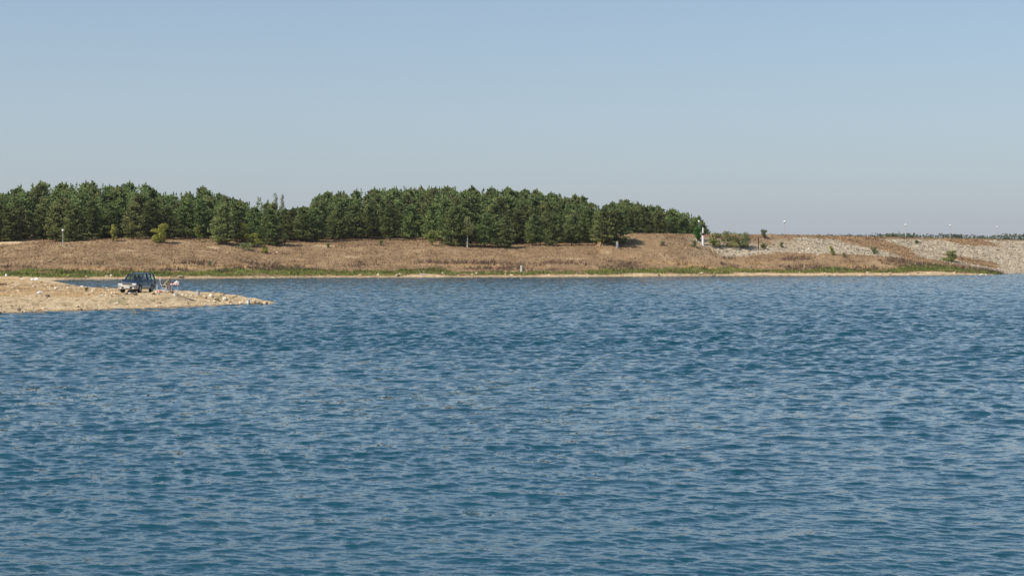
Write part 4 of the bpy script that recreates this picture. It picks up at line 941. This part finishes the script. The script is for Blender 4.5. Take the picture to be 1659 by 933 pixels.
bm = bmesh.new(); lathe(bm, [(.18, -.012), (.185, -.004), (.105, .006), (.10, .075), (.075, .10), (.02, .105)], 24)
bmesh.ops.transform(bm, matrix=Matrix.Translation((.425, 0, 1.195)) @ Matrix.Rotation(R(22), 4, 'Y'), verts=bm.verts); bm_obj('hat', bm, m_hat, per, True)
for s, fx in ((1, .60), (-1, .545)):
    bm = bmesh.new(); box(bm, (fx, .125 * s, .045), (.27, .095, .085)); bm_obj('shoe', bm, m_shoe, per, bevel=.03)
ch = thing('folding_chair', 'white tube folding chair with red striped canvas under the seated person', 'chair', (PX, PY, PZ))
for s in (-1, 1):
    bm = bmesh.new(); tube(bm, [(-.30, .27 * s, .01), (-.26, .27 * s, .04), (.22, .27 * s, .40), (.24, .27 * s, .42)], .017, 8); bm_obj('leg', bm, m_tube, ch)
    bm = bmesh.new(); tube(bm, [(.30, .27 * s, .01), (.20, .27 * s, .38), (-.12, .27 * s, .42)], .017, 8); bm_obj('leg', bm, m_tube, ch)
    bm = bmesh.new(); tube(bm, [(-.14, .27 * s, .36), (-.30, .27 * s, .72), (-.36, .27 * s, 1.02), (-.34, .22 * s, 1.06)], .017, 8); bm_obj('back_frame', bm, m_tube, ch)
    bm = bmesh.new(); tube(bm, [(-.26, .29 * s, .63), (.12, .29 * s, .63), (.20, .29 * s, .60), (.18, .27 * s, .42)], .016, 8); bm_obj('armrest', bm, m_tube, ch)
bm = bmesh.new(); box(bm, (.03, 0, .405), (.40, .50, .02)); bm_obj('seat', bm, m_canvas, ch, bevel=.005)
bm = bmesh.new(); bar(bm, (-.17, 0, .44), (-.35, 0, 1.03), .50, .02)
bm.free(); bm = bmesh.new(); q = Vector((-.18, 0, .59)); M = q.to_track_quat('Z', 'Y').to_matrix().to_4x4(); box(bm, (-.26, 0, .735), (.5, .02, .60), M)
bb = bm_obj('backrest', bm, m_canvas, ch, bevel=.004)
bm = bmesh.new(); tube(bm, [(-.35, -.26, 1.03), (-.39, -.1, 1.12), (-.39, .1, 1.12), (-.35, .26, 1.03)], .03, 8); bm_obj('headrest', bm, m_tube, ch)
tb = thing('camping_table', 'small camping table under a red and white cloth before the seated person', 'table', (PX + .86, PY, PZ))
bm = bmesh.new(); box(bm, (0, 0, .72), (.64, .60, .02)); bm_obj('table_top', bm, m_tube, tb)
for a in (-1, 1):
    for b in (-1, 1):
        bm = bmesh.new(); tube(bm, [(.26 * a, .25 * b, .71), (.28 * a, .27 * b, -.02)], .014, 8); bm_obj('leg', bm, m_tube, tb)
n_ = 16; V = []
for i in range(n_ + 1):
    for j in range(n_ + 1):
        u, v = (i / n_ - .5) * .84, (j / n_ - .5) * .80; du, dv = max(0, abs(u) - .325), max(0, abs(v) - .305)
        hang = du + dv; V.append((math.copysign(min(abs(u), .325) + du * .18 + .012 * math.sin(j * 1.7) * (du > 0), u), math.copysign(min(abs(v), .305) + dv * .18 + .012 * math.sin(i * 1.9) * (dv > 0), v), .734 - hang * 1.0 + .003 * math.sin(i * 2.1 + j)))
Fq = [(i * (n_ + 1) + j, i * (n_ + 1) + j + 1, (i + 1) * (n_ + 1) + j + 1, (i + 1) * (n_ + 1) + j) for i in range(n_) for j in range(n_)]
o = put('tablecloth', mesh_np('tablecloth', V, Fq, m_cloth, smooth=True), None, (PX + .86, PY, PZ)); o.modifiers.new('t', 'SOLIDIFY').thickness = .004
tag(o, 'red and white striped cloth draped over the camping table', 'tablecloth')
o = crumple(283, 462, 5, 2.6, 'white paper bag on the right side of the camping table', name='paper_bag', seed=9); o.location = (PX + 1.0, PY, PZ + .735 + .06); o['category'] = 'bag'
# small stool, pink bag, tub
st = thing('folding_stool', 'low white folding stool on the sand below the seated person', 'stool', (PX + .02, PY - .75, gz(PX, PY - .75)))
bm = bmesh.new(); box(bm, (0, 0, .27), (.36, .28, .025)); bm_obj('seat', bm, m_tube, st, bevel=.006)
for s in (-1, 1):
    for e in (-1, 1):
        bm = bmesh.new(); tube(bm, [(.16 * s, .12 * e, .27), (.17 * s, .14 * e, -.03)], .013, 6); bm_obj('leg', bm, m_tube, st)
m_pink = mat('pink_plastic', [(.62, .22, .25), (.75, .48, .48)], 6, .5)
o = crumple(267, 479, 7, 4, 'pink and white shopping bag beside the low stool', name='shopping_bag', m=m_pink, seed=12); o['category'] = 'bag'
o.location = (PX - .18, PY - 1.0, gz(PX - .18, PY - 1.0) + .09)
o = crumple(262, 477, 8, 2.6, 'dark rucksack lying behind the folding chair', name='rucksack', m=m_trim, seed=13); o['category'] = 'bag'; o.location = (PX - .45, PY + .1, gz(PX - .45, PY + .1) + .08)
def bucket(px, py, w_, h_, m, label, taper=.85, name='bucket', cat='bucket', Y=None):
    X, Yh, Z = hit(px, py, 140)
    if Y: X, Yh, Z = (px - 829.5) / F * Y, Y, gz((px - 829.5) / F * Y, Y)
    s = Yh / F; r = w_ * s / 2; h = h_ * s; t = thing(name, label, cat, (X, Yh, Z - .02))
    bm = bmesh.new(); lathe(bm, [(r * taper * .96, 0), (r * taper, .01), (r, h), (r * 1.07, h), (r * 1.07, h * 1.04), (r * .93, h * 1.04), (r * taper * .9, .04)], 20); bm_obj('shell', bm, m, t)
    bm = bmesh.new(); tube(bm, [(r * math.cos(a), -.02, h * .98 + r * .55 * math.sin(a)) for a in [PI * k / 10 for k in range(11)]], .006, 5); bm_obj('handle', bm, m_pole, t)
m_can = mat('dull_tin', [(.42, .43, .42), (.60, .60, .58)], 6, .45, metal=.4)
bucket(321, 479, 6, 7.4, m_can, 'dull grey metal can standing on the spit crest', 1.0)
bucket(402.5, 491.5, 6, 6, m_plas, 'bright white bucket near the tip of the spit')
bucket(284, 479, 5.4, 3.6, m_plas, 'small white tub on the ground under the table edge')
# bank sticks of the windbreak behind the car: one pale pole
X = (254.3 - 829.5) / F * (CY + .2); Yq = CY + .2; Zq = gz(X, Yq)
bm = bmesh.new(); tube(bm, [(0, 0, -.1), (.01, 0, .62)], .03, 8); o = bm_obj('white_stake', bm, m_tube); o.location = (X, Yq, Zq); tag(o, 'short white stake stuck in the sand behind the car', 'stake')
# fishing rods on rests
m_rod = mat('carbon_rod', [(.02, .02, .022), (.05, .045, .045)], 5, .4)
for px0, py0, px1, py1, lb in ((294, 476, 313, 462, 'fishing rod nearest the camping table'), (338, 478, 357, 464, 'fishing rod rising just right of the metal can'),
                               (358, 484, 397, 468.5, 'fishing rod leaning out from the crest boulders'), (378, 486.5, 413, 470.5, 'fishing rod nearest the tip of the spit')):
    X0, Y0, Z0 = hit(px0, py0, 145); X0 = X0; Y0 = Y0; Z0 = gz(X0, Y0)
    X1, Y1, Z1 = at(px1, py1, Y0 + 3.0); t = thing('fishing_rod', lb + ', propped on a rest', 'fishing rod', (X0, Y0, Z0), 0, 'fishing rods set out along the spit')
    d = Vector((X1 - X0, Y1 - Y0, Z1 - Z0 - .25))
    bm = bmesh.new(); tube(bm, [Vector((0, 0, .25)) + d * f + Vector((0, 0, .10 * math.sin(f * PI))) for f in (.14, .35, .6, .8, 1)], [.022, .020, .017, .013, .009], 6); bm_obj('blank', bm, m_rod, t)
    bm = bmesh.new(); tube(bm, [Vector((0, 0, .25)) - d * .03, Vector((0, 0, .25)) + d * .15], .021, 8); bm_obj('grip', bm, m_dark, t)
    p = Vector((0, 0, .25)) + d * .12; bm = bmesh.new(); tube(bm, [p + Vector((-.03, 0, -.09)), p + Vector((.04, 0, -.09))], .04, 10); tube(bm, [p, p + Vector((0, 0, -.09))], .01, 6); bm_obj('reel', bm, m_pole, t)
    rs = thing('rod_rest', f'thin forked rest under the {lb}', 'rod rest', (X0 + d.x * .25, Y0 + d.y * .25, gz(X0 + d.x * .25, Y0 + d.y * .25)), 0, 'rod rests along the spit')
    hz = Z0 + .25 + d.z * .25 + .06 - rs.location.z
    bm = bmesh.new(); tube(bm, [(0, 0, -.1), (0, 0, hz - .04)], .009, 6); bm_obj('stick', bm, m_pole, rs)
    bm = bmesh.new(); tube(bm, [(-.04, 0, hz + .03), (0, 0, hz - .045), (.04, 0, hz + .03)], .007, 6); bm_obj('fork', bm, m_pole, rs)
# gull on the water
def gull(px, py, label):
    Y = H0 / (-ray(px, py)[2] / ray(px, py)[1]); X = ray(px, py)[0] / ray(px, py)[1] * Y; t = thing('gull', label, 'bird', (X, Y, 0.02))
    skin('body', [(0, 0, .06), (-.12, 0, .06), (.1, 0, .08), (.16, 0, .15), (.19, 0, .2), (-.24, 0, .09)], [(0, 1), (0, 2), (2, 3), (3, 4), (1, 5)], [.085, .07, .065, .035, .04, .02], m_plas, t, 2)
    bm = bmesh.new(); tube(bm, [(.22, 0, .2), (.29, 0, .185)], [.014, .004], 6); bm_obj('beak', bm, m_amb, t)
    for s in (-1, 1):
        bm = bmesh.new(); tube(bm, [(.07, .075 * s, .1), (-.1, .08 * s, .12), (-.3, .03 * s, .12)], [.02, .035, .006], 6); bm_obj('wing', bm, m_pole, t, True)
gull(356, 466, 'white gull floating on the lake between the fishing rods')

# ------------------------------------------------------------------ haze: one closed box of thin air round everything
bm = bmesh.new(); box(bm, (0, 1280, 13.0), (5200, 2700, 33.5))
hm = bpy.data.materials.new('haze_air'); hm.use_nodes = True; hn = hm.node_tree; hn.nodes.clear()
ho = hn.nodes.new('ShaderNodeOutputMaterial'); hv = hn.nodes.new('ShaderNodeVolumePrincipled')
hv.inputs['Color'].default_value = (.93, .87, .97, 1); hv.inputs['Density'].default_value = .00005; hv.inputs['Anisotropy'].default_value = .2
hn.links.new(hv.outputs[0], ho.inputs['Volume'])
stuff(bm_obj('haze', bm, hm), 'thin pale haze over the lake')

dg = sum((len(o.data.polygons) * 2) for o in {o.data.name: o for o in bpy.data.objects if o.type == 'MESH'}.values()); print('approx tris', dg)
